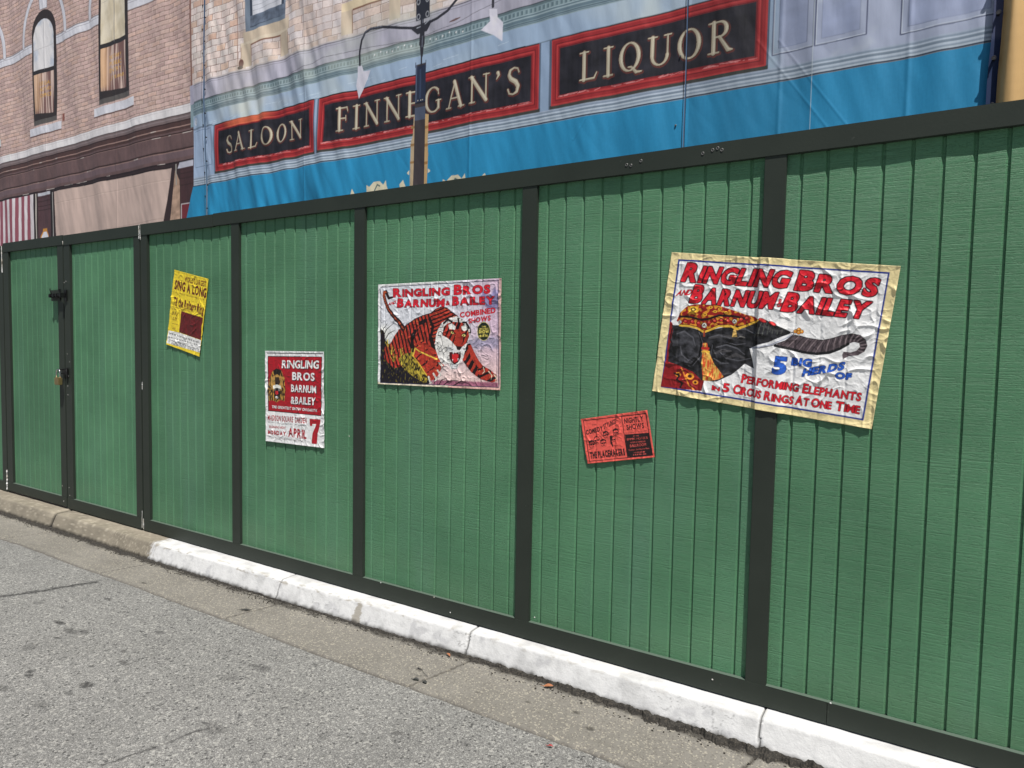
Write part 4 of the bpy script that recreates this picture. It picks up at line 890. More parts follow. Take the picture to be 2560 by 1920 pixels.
def poster(key, cv, label, amp, k, seed, name='poster', warp=1.0):
    cx, cz, w_, h_, ang = POST[key]; C = cv.done()
    n2, n1 = C.shape[:2]
    U, V = np.meshgrid((np.arange(n1) + .5) / n1 * w_, (np.arange(n2) + .5) / n2 * h_)
    a = R(ang); lx = U - w_ / 2; lz = h_ / 2 - V
    Xw = lx * math.cos(a) - lz * math.sin(a); Zw = lx * math.sin(a) + lz * math.cos(a)
    gx = Xw + cx
    d = np.zeros_like(U)
    for x in posts: d = np.maximum(d, .0195 * smooth(x - .0445 - .016, x - .0445, gx) * smooth(x + .0445 + .030, x + .0445, gx))
    ph = (gx / PITCH + .5) % 1.0 - .5
    d += -.0038 * np.exp(-(ph * PITCH / .0055) ** 2) * (.6 + .6 * perlin(gx * 9, Zw * 7, seed)) * (d < .002)
    d += crumple(U, V, k, amp, seed) + .0022 + warp * .0012
    # edges lift a little here and there
    eb = np.minimum(np.minimum(U, w_ - U), np.minimum(V, h_ - V)); d += smooth(.02, 0, eb) * .0030 * (.4 + perlin(U * 14, V * 14, seed + 1)).clip(0, 1)
    P = np.stack([Xw, -d, Zw], -1)
    me = grid_mesh(name, P, True, flip=True); paint(me, C); 
    o = link(name, me, M_poster); o.location = (cx, -.0015, cz); sm = o.modifiers.new('sheet', 'SOLIDIFY'); sm.thickness = .0004; sm.offset = -1
    return tag(o, label, 'poster')
def Cv(key, px, base): _, _, w_, h_, _ = POST[key]; return Canvas(0, w_, 0, h_, int(w_ * px), int(h_ * px), base)
white = pc(226, 224, 226); red = pc(196, 30, 44); blk = pc(18, 18, 20)
def scribble(c, a, b_, h, col, seed):        # rows of type too small to read
    rr = random.Random(seed); a = np.array(a, float); b_ = np.array(b_, float); L = np.linalg.norm(b_ - a); u = (b_ - a) / L; v = np.array([-u[1], u[0]])
    t = 0
    while t < L - h:
        wl = rr.uniform(.7, 3.2) * h
        k = max(1, int(wl / (h * .45)))
        for i in range(k):
            q = a + u * (t + i * h * .45)
            c.line([q + v * rr.uniform(0, .3) * h, q - v * h * rr.uniform(.5, 1) + u * h * rr.uniform(-.1, .25)], h * .11, col)
            if rr.random() < .6: c.line([q - v * h * .3, q + u * h * .3 - v * h * .35], h * .09, col)
        t += wl + h * .5

# -- 1: large cream-bordered elephant poster
c = Cv('E', 560, pc(216, 200, 150)); _, _, w_, h_, _ = POST['E']
c.poly([(0.0368,0.0302), (0.9068,0.0267), (0.9071,0.6262), (0.0395,0.6299)], pc(32, 52, 128))
c.poly([(0.0451,0.0382), (0.9010,0.0339), (0.8997,0.6190), (0.0463,0.6217)], white)
inner = [(0.0451,0.0382), (0.9010,0.0339), (0.8997,0.6190), (0.0463,0.6217)]
red_ = pc(198, 28, 42); dk = pc(44, 8, 20)
def ET(s, BL, BR, TL, small=None, col=None, bold=.045, ow=.0032, **k): c.text(s, BL, BR, TL, red_ if col is None else col, bold, small, dk, ow, **k)
ET('RINGLING', (0.0648,0.1265), (0.5306,0.1204), (0.0849,0.0440), .86, bold=.044, ow=.0042); ET('BROS', (0.5610,0.1230), (0.8724,0.1237), (0.5735,0.0425), .86, bold=.044, ow=.0042)
ET('AND', (0.0498,0.1986), (0.1170,0.1890), (0.0612,0.1707), None, bold=.02, ow=.001); ET('BARNUM', (0.1169,0.2196), (0.4913,0.2133), (0.1342,0.1400), .86, bold=.044, ow=.0042); ET('&', (0.5070,0.2053), (0.5282,0.2042), (0.5075,0.1683), bold=.01, ow=.0006); ET('BAILEY', (0.5250,0.2167), (0.8509,0.2154), (0.5409,0.1389), .86, bold=.044, ow=.0042)
# head and trunk
gdark = pc(34, 34, 37)
def hide(X, Y):
    f = fbm(X * 26, Y * 40, 3, 4); return (gdark[None, None] * (1 + 2.2 * np.clip(f, -.42, .9)[..., None])).clip(.006, .3)
c.poly([(0.0394,0.3194), (0.0502,0.3227), (0.0605,0.3400), (0.0613,0.3977), (0.1096,0.4491), (0.2274,0.4951), (0.2389,0.5727), (0.2340,0.6168), (0.0392,0.6276), (0.0460,0.4870)], pc(128, 24, 26))
c.poly([(0.0496,0.3355), (0.0979,0.3299), (0.2051,0.3456), (0.3225,0.3065), (0.4543,0.2589), (0.5144,0.2814), (0.5758,0.3032), (0.5621,0.3286), (0.4704,0.3660), (0.4169,0.3959), (0.4319,0.4320), (0.4484,0.4813), (0.4060,0.4658), (0.3833,0.4940), (0.3549,0.5233), (0.2943,0.5637), (0.2269,0.5690), (0.1815,0.5362), (0.1013,0.5138), (0.0567,0.5058), (0.0524,0.4279), (0.0685,0.3737)], gdark, fn=hide)
trunk = [(0.5827,0.3155), (0.6147,0.3141), (0.6550,0.3221), (0.7034,0.3236), (0.7394,0.3113), (0.7742,0.2942), (0.8093,0.2833), (0.8415,0.2858), (0.8628,0.3016), (0.8721,0.3243), (0.8648,0.3503), (0.8450,0.3681), (0.8142,0.3750), (0.8037,0.3816), (0.7937,0.3916), (0.7872,0.3737), (0.7911,0.3595), (0.8164,0.3595), (0.8376,0.3490), (0.8477,0.3326), (0.8428,0.3182), (0.8234,0.3157), (0.8021,0.3261), (0.7734,0.3502), (0.7390,0.3703), (0.6931,0.3818), (0.6448,0.3833), (0.5945,0.3772), (0.5252,0.3695), (0.5629,0.3338)]
c.poly(trunk, pc(62, 54, 58), fn=lambda X, Y: (pc(74, 64, 68)[None, None] * (1 + .9 * np.clip(perlin(X * 130, Y * 22, 4), -.8, .9)[..., None])).clip(.008, .4))
TOP_ = [(0.5926,0.3153), (0.6550,0.3221), (0.7034,0.3236), (0.7394,0.3113), (0.7742,0.2942), (0.8093,0.2833), (0.8415,0.2858), (0.8628,0.3016), (0.8721,0.3243), (0.8648,0.3503)]; BOT_ = [(0.5484,0.3717), (0.6248,0.3809), (0.6741,0.3840), (0.7390,0.3703), (0.7734,0.3502), (0.8021,0.3261), (0.8234,0.3157), (0.8428,0.3182), (0.8477,0.3326), (0.8376,0.3490)]
c.line([(0.5252,0.3695), (0.5945,0.3772), (0.6448,0.3833), (0.6931,0.3818), (0.7390,0.3703), (0.7734,0.3502), (0.8021,0.3261)], .006, pc(20, 20, 22)); c.line([(0.5926,0.3153), (0.6550,0.3221), (0.7034,0.3236), (0.7394,0.3113), (0.7742,0.2942), (0.8093,0.2833), (0.8415,0.2858), (0.8628,0.3016), (0.8721,0.3243), (0.8648,0.3503)], .0016, pc(25, 22, 25))
for a_, b_ in zip([(0.4563,0.2721), (0.4773,0.2740), (0.4993,0.2832), (0.5210,0.2913), (0.5425,0.2993)], [(0.4437,0.3274), (0.4677,0.3137), (0.4936,0.3132), (0.5191,0.3127), (0.5399,0.3155)]): c.line([a_, b_], .0012, pc(90, 92, 86), .7)
# large ear, brow and jaw creases
for q in ([(0.2324,0.3759), (0.2746,0.3566), (0.3302,0.3579), (0.3766,0.3411)], [(0.3224,0.4531), (0.3629,0.4308), (0.4024,0.4417)], [(0.2645,0.4390), (0.2958,0.4235), (0.3391,0.4175)], [(0.4594,0.2932), (0.5017,0.2989), (0.5437,0.3071)], [(0.2555,0.5304), (0.3020,0.5400), (0.3422,0.5114)]): c.line(q, [.003] + [.008] * (len(q) - 2) + [.003], pc(70, 68, 70), .75)
def hide2(X, Y):
    f = fbm(X * 22, Y * 34, 9, 4); return (pc(50, 50, 54)[None, None] * (1 + 2.0 * np.clip(f, -.45, .9)[..., None])).clip(.006, .3)
c.poly([(0.0593,0.3517), (0.1224,0.3356), (0.1768,0.3490), (0.2013,0.3968), (0.1991,0.4595), (0.1708,0.5035), (0.1171,0.4999), (0.0714,0.4659), (0.0558,0.4100)], gdark, fn=hide2)
c.line([(0.1768,0.3490), (0.2013,0.3968), (0.1991,0.4595), (0.1708,0.5035), (0.1171,0.4999)], [.001, .004, .005, .004, .001], pc(12, 12, 13)); c.line([(0.1818,0.3512), (0.2073,0.3989), (0.2063,0.4613), (0.1771,0.5071)], .0012, pc(96, 96, 102), .8)
for q in ([(0.4381,0.2903), (0.4305,0.3452)], [(0.4527,0.2832), (0.4478,0.3377)], [(0.4677,0.2788), (0.4654,0.3328)], [(0.4867,0.2846), (0.4850,0.3250)], [(0.5055,0.2904), (0.5049,0.3198)], [(0.5268,0.2959), (0.5253,0.3200)]): c.line(q, .0016, pc(84, 86, 80), .8)
for q in ([(0.2848,0.4250), (0.3224,0.4531), (0.3776,0.4562), (0.4286,0.4379)], [(0.2760,0.5160), (0.3222,0.5256), (0.3537,0.5151)], [(0.3118,0.3824), (0.3565,0.3876), (0.3980,0.3766)], [(0.2532,0.4013), (0.2503,0.4579), (0.2743,0.5050)]): c.line(q, [.001] + [.0026] * (len(q) - 2) + [.001], pc(88, 88, 94), .7)
for q in ([(0.0803,0.3722), (0.1137,0.3567), (0.1582,0.3797), (0.1754,0.4173)], [(0.2316,0.3704), (0.2742,0.3539), (0.3256,0.3640)], [(0.2714,0.4100), (0.3135,0.3933), (0.3642,0.4031), (0.4000,0.4256)], [(0.2678,0.4610), (0.3039,0.4781), (0.3365,0.4733)], [(0.1063,0.4265), (0.1179,0.4652), (0.1568,0.4884)], [(0.3468,0.3229), (0.3831,0.3130), (0.4281,0.3293)]): c.line(q, [.002] + [.0035] * (len(q) - 2) + [.001], pc(92, 92, 98), .8)
c.ell(*(0.3737,0.3579), .010, .005, pc(10, 10, 10)); c.line([(0.3596,0.3542), (0.3722,0.3482), (0.3878,0.3517)], .0015, pc(110, 106, 100))
for k_ in range(30):
    t_ = k_ / 29 * (len(TOP_) - 1.001); i_ = int(t_); f_ = t_ - i_; p_ = [TOP_[i_][j] * (1 - f_) + TOP_[i_ + 1][j] * f_ for j in (0, 1)]; q_ = [BOT_[i_][j] * (1 - f_) + BOT_[i_ + 1][j] * f_ for j in (0, 1)]
    c.line([p_, ((p_[0] + q_[0]) / 2 - .003, (p_[1] + q_[1]) / 2), (q_[0], q_[1] - .004)], [.0012, .0022, .0008], pc(136, 122, 124) if k_ % 2 else pc(28, 24, 28), .75)
c.poly([(0.4166,0.3938), (0.4508,0.3751), (0.4951,0.3574), (0.5419,0.3285), (0.5834,0.3038), (0.5895,0.3115), (0.5594,0.3438), (0.5126,0.3712), (0.4634,0.3886)], pc(206, 206, 208), line=pc(30, 30, 36), lw=.0016); c.line([(0.4270,0.3924), (0.4627,0.3843), (0.5118,0.3660), (0.5536,0.3392), (0.5825,0.3145)], .0026, pc(130, 136, 156), .8)
for q in ((0.5937,0.2994), (0.6062,0.2906), (0.6182,0.2980), (0.6071,0.3030)): c.ell(q[0], q[1], .009, .009, pc(60, 30, 10)); c.ell(q[0], q[1], .0072, .0072, pc(206, 130, 40)); c.ell(q[0] - .002, q[1] - .002, .002, .002, pc(250, 230, 150))
# head cloth
cloth = [(0.0703,0.3130), (0.0808,0.2745), (0.1111,0.2400), (0.1473,0.2279), (0.2098,0.2244), (0.2605,0.2249), (0.3231,0.2378), (0.3791,0.2509), (0.4171,0.2560), (0.4345,0.2665), (0.4055,0.2843), (0.3656,0.3042), (0.3221,0.3038), (0.2677,0.3101), (0.2288,0.3326), (0.2049,0.3444), (0.1711,0.3299), (0.1327,0.3259), (0.0979,0.3299)]
c.poly(cloth, pc(140, 28, 24), fn=lambda X, Y: np.where((perlin(X * 60, Y * 60, 3) > .12)[..., None], pc(196, 130, 40), pc(134, 24, 22)))
c.line([(0.0833,0.2914), (0.1270,0.2878), (0.1862,0.2959), (0.2193,0.2877), (0.2613,0.2675), (0.3270,0.2637), (0.3819,0.2696)], .005, pc(24, 12, 14)); c.line([(0.0891,0.3309), (0.1332,0.3292), (0.1717,0.3338), (0.2055,0.3483), (0.2293,0.3359), (0.2683,0.3145), (0.3227,0.3081), (0.3515,0.3179), (0.3863,0.2985), (0.4353,0.2718)], .0055, pc(214, 170, 60)); c.line([(0.0885,0.3270), (0.1325,0.3247), (0.1710,0.3293), (0.2047,0.3428), (0.2286,0.3309), (0.2675,0.3090), (0.3219,0.3027), (0.3503,0.3104), (0.3855,0.2932), (0.4347,0.2680)], .0014, pc(60, 20, 20))
c.ell(*(0.1424,0.2538), .026, .016, pc(226, 170, 50)); c.ell(*(0.1422,0.2527), .013, .008, pc(60, 24, 16)); c.ell(*(0.1422,0.2527), .006, .004, pc(226, 190, 90))
for q in ((0.1996,0.2703), (0.2199,0.2346), (0.2626,0.2385), (0.2923,0.2520), (0.2422,0.2518)): c.ell(q[0], q[1], .009, .006, pc(228, 170, 48)); c.ell(q[0], q[1], .004, .003, pc(120, 20, 20))
for q in ((0.1127,0.3099), (0.1445,0.3074), (0.1741,0.3109), (0.2227,0.3030), (0.2461,0.2931), (0.2763,0.2858), (0.3057,0.2864), (0.3620,0.2729), (0.3855,0.2649)): c.ell(q[0], q[1], .0095, .0085, pc(30, 12, 14)); c.ell(q[0], q[1], .0072, .0064, pc(190, 50, 44)); c.ell(q[0] - .002, q[1] - .002, .002, .0016, pc(236, 150, 120))
for q, r_ in zip(((0.0870,0.3168), (0.2023,0.3189), (0.3347,0.2859)), (.009, .013, .011)): c.ell(q[0], q[1], r_, r_, pc(24, 24, 24)); c.ell(q[0], q[1], r_ * .82, r_ * .82, pc(220, 218, 206)); c.line([(q[0] - r_ * .4, q[1] + r_ * .3), (q[0], q[1] - r_ * .4), (q[0] + r_ * .4, q[1] + r_ * .3)], r_ * .16, blk)
for q in ((0.4574,0.2693), (0.5000,0.2778)): c.ell(q[0], q[1], .019, .008, pc(90, 16, 20), ang=.35); c.ell(q[0], q[1] - .001, .015, .0055, pc(204, 52, 52), ang=.35)
c.line([(0.3379,0.3074), (0.3403,0.3236)], .003, pc(210, 160, 60)); c.poly([(0.3348,0.3232), (0.3455,0.3219), (0.3565,0.3519), (0.3343,0.3563)], pc(196, 160, 90))
c.line([(0.2064,0.3465), (0.2084,0.3677), (0.2174,0.3975)], .004, pc(150, 60, 40)); c.line([(0.2112,0.3786), (0.2198,0.4057)], .009, pc(30, 26, 30))
def tassel(X, Y): return np.where((perlin(X * 190, Y * 26, 6) > 0)[..., None], pc(232, 176, 84), pc(206, 86, 44))
c.poly([(0.2073,0.3989), (0.2269,0.3963), (0.2384,0.4314), (0.2710,0.4830), (0.3238,0.5366), (0.3037,0.5510), (0.2608,0.5663), (0.2329,0.5669), (0.2153,0.4912), (0.2104,0.4352)], pc(220, 120, 60), fn=tassel); c.line([(0.2097,0.4229), (0.2345,0.4206)], .006, pc(176, 40, 36)); c.line([(0.2108,0.4380), (0.2413,0.4355)], .004, pc(226, 170, 60))
for q, r_ in zip(((0.1139,0.5583), (0.1701,0.5581), (0.1999,0.5819)), (.014, .02, .013)): c.ell(q[0], q[1], r_, r_ * .8, pc(214, 140, 44)); c.ell(q[0], q[1], r_ * .5, r_ * .4, pc(60, 16, 16))
c.line([(0.0954,0.5553), (0.1205,0.5630), (0.1114,0.5819), (0.1401,0.5946), (0.1343,0.6158)], .004, blk); c.line([(0.1271,0.5273), (0.1429,0.5537), (0.1735,0.6006), (0.1992,0.6164)], .003, pc(220, 130, 50)); c.line([(0.0545,0.3523), (0.0512,0.3990), (0.0646,0.4204), (0.0537,0.4568)], .003, pc(30, 14, 16))
bl_ = pc(38, 86, 178); dk = pc(16, 26, 70)
def EB(s, BL, BR, TL): c.text(s, BL, BR, TL, bl_, .05, None, dk, .0018)
EB('5', (0.5290,0.4868), (0.5817,0.4850), (0.5293,0.4138)); EB('BIG', (0.5984,0.4426), (0.6786,0.4385), (0.5976,0.4110)); EB('HERDS', (0.6479,0.4841), (0.8020,0.4311), (0.6513,0.4520)); EB('OF', (0.7748,0.4727), (0.8354,0.4691), (0.7751,0.4470))
dk = pc(70, 12, 24)
for s, q in (('PERFORMING', ((0.4025,0.5500), (0.6433,0.5518), (0.4036,0.5107))), ('ELEPHANTS', ((0.6597,0.5527), (0.8841,0.5495), (0.6605,0.5126))), ('IN', ((0.2788,0.6030), (0.3143,0.6032), (0.2790,0.5820))), ('5', ((0.3280,0.6019), (0.3568,0.6020), (0.3277,0.5628))), ('CIRCUS', ((0.3750,0.6023), (0.4986,0.6049), (0.3760,0.5615))), ('RINGS', ((0.5130,0.6073), (0.6294,0.6079), (0.5139,0.5681))), ('AT', ((0.6382,0.6063), (0.6922,0.6049), (0.6392,0.5669))), ('ONE', ((0.7019,0.6047), (0.7800,0.6023), (0.7020,0.5674))), ('TIME', ((0.7970,0.6027), (0.8876,0.6021), (0.7967,0.5641)))):
    c.text(s, *q, pc(196, 28, 42), .03, .84, dk, .0014)
poster('E', c, 'large wrinkled cream-bordered circus poster with an elephant head and raised trunk', .0068, 13, 60)

# -- 2: tiger poster
c = Cv('T', 560, white)
def bgT(X, Y):
    w_, h_ = POST['T'][2:4]; u = X / w_; v = Y / h_
    A = np.empty(X.shape + (3,)); A[:] = pc(206, 208, 214)
    t = smooth(.55, .95, u + .12 * fbm(X * 7, Y * 9, 3) + .1 * (v - .5))[..., None]; A = A * (1 - t) + pc(196, 172, 190) * t
    t = (smooth(.45, 1., v) * smooth(.3, .6, u))[..., None] * .9; A = A * (1 - t) + pc(214, 184, 176) * t
    t = (smooth(.055, .0, np.hypot((u - .93) * .9, (v - .19)) - .05 + .08 * fbm(X * 20, Y * 14, 5)))[..., None] * .7; A = A * (1 - t) + pc(74, 82, 140) * t
    t = (smooth(.07, .0, np.abs(v - .58 + .05 * fbm(X * 6, Y * 3, 7)) - .02 + .05 * fbm(X * 30, Y * 60, 7)) * smooth(.7, .8, u))[..., None] * .7; A = A * (1 - t) + pc(120, 122, 150) * t
    t = (smooth(.92, .94, v + .01 * perlin(X * 200, Y * 5, 3)) * smooth(.4, .5, u))[..., None]; A = A * (1 - t) + pc(150, 92, 112) * t
    t = (smooth(.25, -.2, u) * smooth(.35, .5, v))[..., None] * .5; A = A * (1 - t) + pc(214, 206, 130) * t
    return A
c.poly([(0.0000,-0.0000), (0.8983,0.0000), (0.8983,0.6059), (-0.0000,0.6059)], white, fn=bgT)
wT, hT = POST['T'][2:4]
c.rect(0, .018, 0, hT, pc(226, 226, 224)); c.rect(0, wT * .6, 0, .014, pc(226, 226, 224)); c.rect(0, wT * .7, hT - .014, hT, pc(214, 204, 180)); c.rect(wT - .018, wT, 0, hT, pc(196, 160, 156)); c.rect(wT * .6, wT, hT - .014, hT, pc(200, 160, 150))
navy = pc(30, 32, 66)
fr = [(0.0223,0.0164), (0.8763,0.0119), (0.8859,0.5901), (0.0203,0.5958)]
# grass and dark ground
def grass(X, Y): return np.where((perlin(X * 120, Y * 45, 3) + .15 * perlin(X * 20, Y * 20, 5) > .02)[..., None], pc(170, 150, 54), pc(44, 38, 20))
def dkg(X, Y): return np.where((perlin(X * 110, Y * 50, 8) > .28)[..., None], pc(90, 80, 30), pc(24, 20, 28))
c.poly([(0.0219,0.2649), (0.0475,0.2842), (0.0569,0.3321), (0.1076,0.3796), (0.1830,0.4264), (0.2695,0.4062), (0.3061,0.4620), (0.3785,0.5165), (0.4145,0.5808), (0.3907,0.5933), (0.0197,0.5944)], blk, fn=dkg)
# body
orange, dkst = pc(166, 52, 38), pc(26, 14, 16)
def stripes(sx, sy, th, s):
    def f(X, Y):
        q = np.sin((X * sx + Y * sy + .9 * fbm(X * 14, Y * 14, s, 3)) ) + .45 * perlin(X * 60, Y * 60, s)
        A = np.where((q > th)[..., None], dkst, orange); lt = (perlin(X * 40, Y * 70, s + 3) > .42) & (q < th)
        A = np.where(lt[..., None], pc(204, 112, 62), A); dk2 = (perlin(X * 80, Y * 110, s + 6) > .38) & (q < th); A = np.where(dk2[..., None], pc(110, 36, 28), A)
        return A
    return f
c.poly([(0.2204,0.2479), (0.2936,0.2103), (0.3535,0.1916), (0.4125,0.1796), (0.4415,0.1596), (0.4877,0.1446), (0.5278,0.1521), (0.5620,0.1764), (0.6016,0.1979), (0.6356,0.2405), (0.5578,0.3300), (0.4725,0.4449), (0.4492,0.4592), (0.3182,0.4524), (0.2326,0.4871), (0.1262,0.5040), (0.0530,0.4525), (0.0436,0.3995), (0.0695,0.3608), (0.1014,0.3558), (0.1332,0.3080), (0.1646,0.2725)], orange, fn=stripes(230, -70, .22, 3))
c.poly([(0.4125,0.1796), (0.4877,0.1446), (0.5620,0.1764), (0.6356,0.2405), (0.6748,0.2762), (0.5742,0.2670), (0.5293,0.3302), (0.4604,0.3762), (0.4132,0.3306), (0.4010,0.2389)], orange, fn=stripes(90, 290, .30, 5))
c.line([(0.2204,0.2479), (0.2936,0.2103), (0.3535,0.1916), (0.4125,0.1796), (0.4415,0.1596), (0.4877,0.1446), (0.5278,0.1521), (0.5620,0.1764), (0.6016,0.1979), (0.6355,0.2316), (0.6691,0.2629)], .0022, blk)
c.line([(0.4009,0.2114), (0.4246,0.2573), (0.4131,0.3123), (0.4370,0.3764), (0.4724,0.4311)], .010, dkst); c.line([(0.2937,0.2845), (0.2694,0.3312), (0.2756,0.3968)], .012, dkst); c.line([(0.3297,0.2383), (0.3714,0.2203)], .012, dkst)
# yellow grass over flank
c.poly([(0.1579,0.4506), (0.2141,0.4164), (0.2756,0.4062), (0.3182,0.4618), (0.3665,0.5028), (0.3966,0.5627), (0.3728,0.5869), (0.2941,0.5565), (0.2202,0.5207)], blk, fn=grass)
for i in range(60):
    rr = random.Random(i); q = rr.choice([(0.0822,0.3799), (0.1263,0.4656), (0.2016,0.4879), (0.2696,0.5336), (0.3245,0.5650), (0.1074,0.4275), (0.1830,0.4359), (0.2572,0.4441)]); c.line([q, (q[0] + rr.uniform(-.03, .03), q[1] - rr.uniform(.02, .06))], .0012, rr.choice([pc(206, 190, 70), pc(24, 20, 20), pc(150, 130, 40)]))
for q in ([(0.0312,0.3322), (0.0636,0.2746), (0.1272,0.2322)], [(0.0345,0.3129), (0.0444,0.2650), (0.0766,0.2318)], [(0.0439,0.3562), (0.0826,0.2985), (0.1396,0.2748)], [(0.0277,0.3707), (0.0506,0.3081), (0.0252,0.2649)], [(0.4735,0.5926), (0.4908,0.5643), (0.5370,0.5490)], [(0.5084,0.5914), (0.5429,0.5672), (0.6168,0.5601)], [(0.5775,0.5935), (0.6338,0.5641), (0.7010,0.5844)], [(0.4382,0.5916), (0.4439,0.5612), (0.4732,0.5463)]): c.line(q, [.003] * (len(q) - 1) + [.0008], dkst)
# forelegs
c.poly([(0.2938,0.3591), (0.3419,0.3309), (0.3897,0.3584), (0.4488,0.3947), (0.4724,0.4357), (0.5133,0.4808), (0.4903,0.4997), (0.4730,0.5278), (0.4498,0.5610), (0.4085,0.5716), (0.3785,0.5352), (0.3243,0.4710), (0.2786,0.4296)], pc(176, 62, 36), fn=stripes(60, 90, .93, 9))
c.line([(0.2786,0.4296), (0.2938,0.3825), (0.3241,0.4009), (0.3900,0.4232), (0.4608,0.4451)], .004, pc(226, 180, 70)); c.line([(0.2756,0.4249), (0.3243,0.4757), (0.3816,0.5398)], .004, pc(220, 176, 60))
for q in ([(0.4755,0.4678), (0.4989,0.4834), (0.4932,0.4960)], [(0.4612,0.5097), (0.4847,0.5321), (0.4761,0.5462)], [(0.4320,0.5290), (0.4557,0.5608), (0.4411,0.5729)], [(0.3965,0.5487), (0.4085,0.5810), (0.4264,0.5850)]): c.line(q, [.006, .005, .0015], pc(226, 220, 206)); c.line([(a_ + .003, b_ + .003) for a_, b_ in q], .0012, blk, .8)
c.poly([(0.6703,0.3563), (0.6923,0.3517), (0.7204,0.4004), (0.7538,0.4487), (0.7813,0.4747), (0.8300,0.4957), (0.8677,0.5233), (0.8736,0.5561), (0.8419,0.5660), (0.7663,0.5508), (0.7000,0.5125), (0.6550,0.4641), (0.6323,0.4330)], pc(120, 50, 36), fn=stripes(130, 90, -.15, 13))
c.poly([(0.6759,0.3652), (0.6979,0.3606), (0.7372,0.4312), (0.7704,0.4705), (0.7489,0.4844), (0.6989,0.4319)], orange); c.poly([(0.7435,0.4890), (0.8085,0.4918), (0.8677,0.5233), (0.8736,0.5561), (0.8312,0.5642), (0.7662,0.5463)], pc(50, 28, 24), fn=stripes(60, 140, .5, 17))
for q in ([(0.7841,0.4835), (0.7926,0.5055), (0.7766,0.5193)], [(0.8194,0.5048), (0.8412,0.5263), (0.8362,0.5485)], [(0.8544,0.5215), (0.8690,0.5387), (0.8631,0.5609)]): c.line(q, [.003, .003, .001], pc(214, 196, 170))
# head: white ruff and muzzle
c.poly([(0.4597,0.2757), (0.4941,0.2350), (0.5340,0.2128), (0.5961,0.2001), (0.6409,0.2183), (0.6800,0.2585), (0.6970,0.2940), (0.6811,0.3384), (0.6595,0.3788), (0.6490,0.4282), (0.6325,0.4510), (0.6049,0.4969), (0.5537,0.4981), (0.5420,0.4665), (0.4959,0.4720), (0.4607,0.4267), (0.4428,0.3672), (0.4483,0.3168)], pc(206, 204, 202), fn=lambda X, Y: np.where((ridge(X * 28 + Y * 8, Y * 22, 4) * (perlin(X * 12, Y * 12, 5) > -.1) > .80)[..., None], pc(34, 30, 32), pc(214, 212, 208)))
c.poly([(0.5058,0.2577), (0.5343,0.2398), (0.5739,0.2311), (0.6411,0.2361), (0.6746,0.2674), (0.6862,0.3118), (0.6702,0.3474), (0.6482,0.3654), (0.6316,0.3746), (0.5922,0.3704), (0.5637,0.3436), (0.5293,0.3211), (0.4947,0.3076)], orange, fn=stripes(190, 90, .40, 21))
c.poly([(0.5372,0.2488), (0.5627,0.2400), (0.5911,0.2581), (0.5856,0.2760), (0.5459,0.2714)], pc(220, 216, 210)); c.poly([(0.6302,0.2583), (0.6579,0.2495), (0.6758,0.2718), (0.6528,0.2851), (0.6360,0.2761)], pc(220, 216, 210))
c.line([(0.5968,0.2671), (0.6132,0.2359), (0.6074,0.2136)], .006, dkst); c.line([(0.5626,0.2310), (0.5341,0.2173), (0.5057,0.2396)], .006, dkst); c.line([(0.6411,0.2361), (0.6632,0.2363), (0.6856,0.2674)], .006, dkst)
c.poly([(0.5969,0.2760), (0.6304,0.2717), (0.6422,0.3297), (0.6371,0.3678), (0.6092,0.3748), (0.5864,0.3570), (0.5833,0.3299)], pc(198, 56, 38), fn=stripes(20, 30, 1.6, 22))
for q in ((0.5677,0.2917), (0.6486,0.3074)): c.ell(q[0], q[1], .016, .010, blk, ang=.25); c.ell(q[0], q[1], .012, .008, pc(206, 190, 110), ang=.25); c.ell(q[0], q[1], .004, .004, blk)
c.line([(0.5460,0.2804), (0.5687,0.2827), (0.5887,0.2985)], .003, blk); c.line([(0.6363,0.3029), (0.6501,0.2962), (0.6669,0.3051)], .003, blk)
c.poly([(0.5922,0.3682), (0.6371,0.3700), (0.6206,0.3927), (0.6009,0.3884)], pc(30, 14, 16))
c.poly([(0.5471,0.4026), (0.5642,0.4024), (0.5926,0.4065), (0.6262,0.3971), (0.6294,0.4285), (0.6101,0.4605), (0.5820,0.4724), (0.5590,0.4570), (0.5474,0.4299)], pc(60, 14, 16)); c.poly([(0.5643,0.4137), (0.5927,0.4111), (0.6124,0.4153), (0.6072,0.4515), (0.5847,0.4633), (0.5675,0.4500)], pc(198, 40, 44))
for q in ((0.5745,0.4032), (0.6151,0.4008), (0.5714,0.4431), (0.6087,0.4379)): c.poly([(q[0] - .004, q[1]), (q[0] + .004, q[1]), (q[0], q[1] + .014)], pc(236, 232, 220))
c.poly([(0.5297,0.3755), (0.5639,0.3684), (0.5923,0.3794), (0.5982,0.3997), (0.5585,0.4025), (0.5356,0.3982)], pc(226, 224, 220)); c.poly([(0.6205,0.3882), (0.6594,0.3698), (0.6624,0.3922), (0.6319,0.4015)], pc(226, 224, 220)); c.poly([(0.5535,0.4708), (0.6046,0.4719), (0.5992,0.4970), (0.5594,0.4944)], pc(222, 220, 216), line=blk, lw=.0012)
for a_ in [(0.5640,0.3797), (0.5754,0.3887), (0.6428,0.3834)]:
    for k_ in range(4): c.line([a_, (a_[0] + (-.05 if a_[0] < .6 else .04), a_[1] - .01 + k_ * .008)], .0007, blk)
c.poly([(0.6690,0.2585), (0.6939,0.2674), (0.6997,0.2940), (0.6806,0.2984)], pc(40, 34, 36)); c.ell(*(0.6847,0.2807), .006, .010, pc(210, 206, 200))
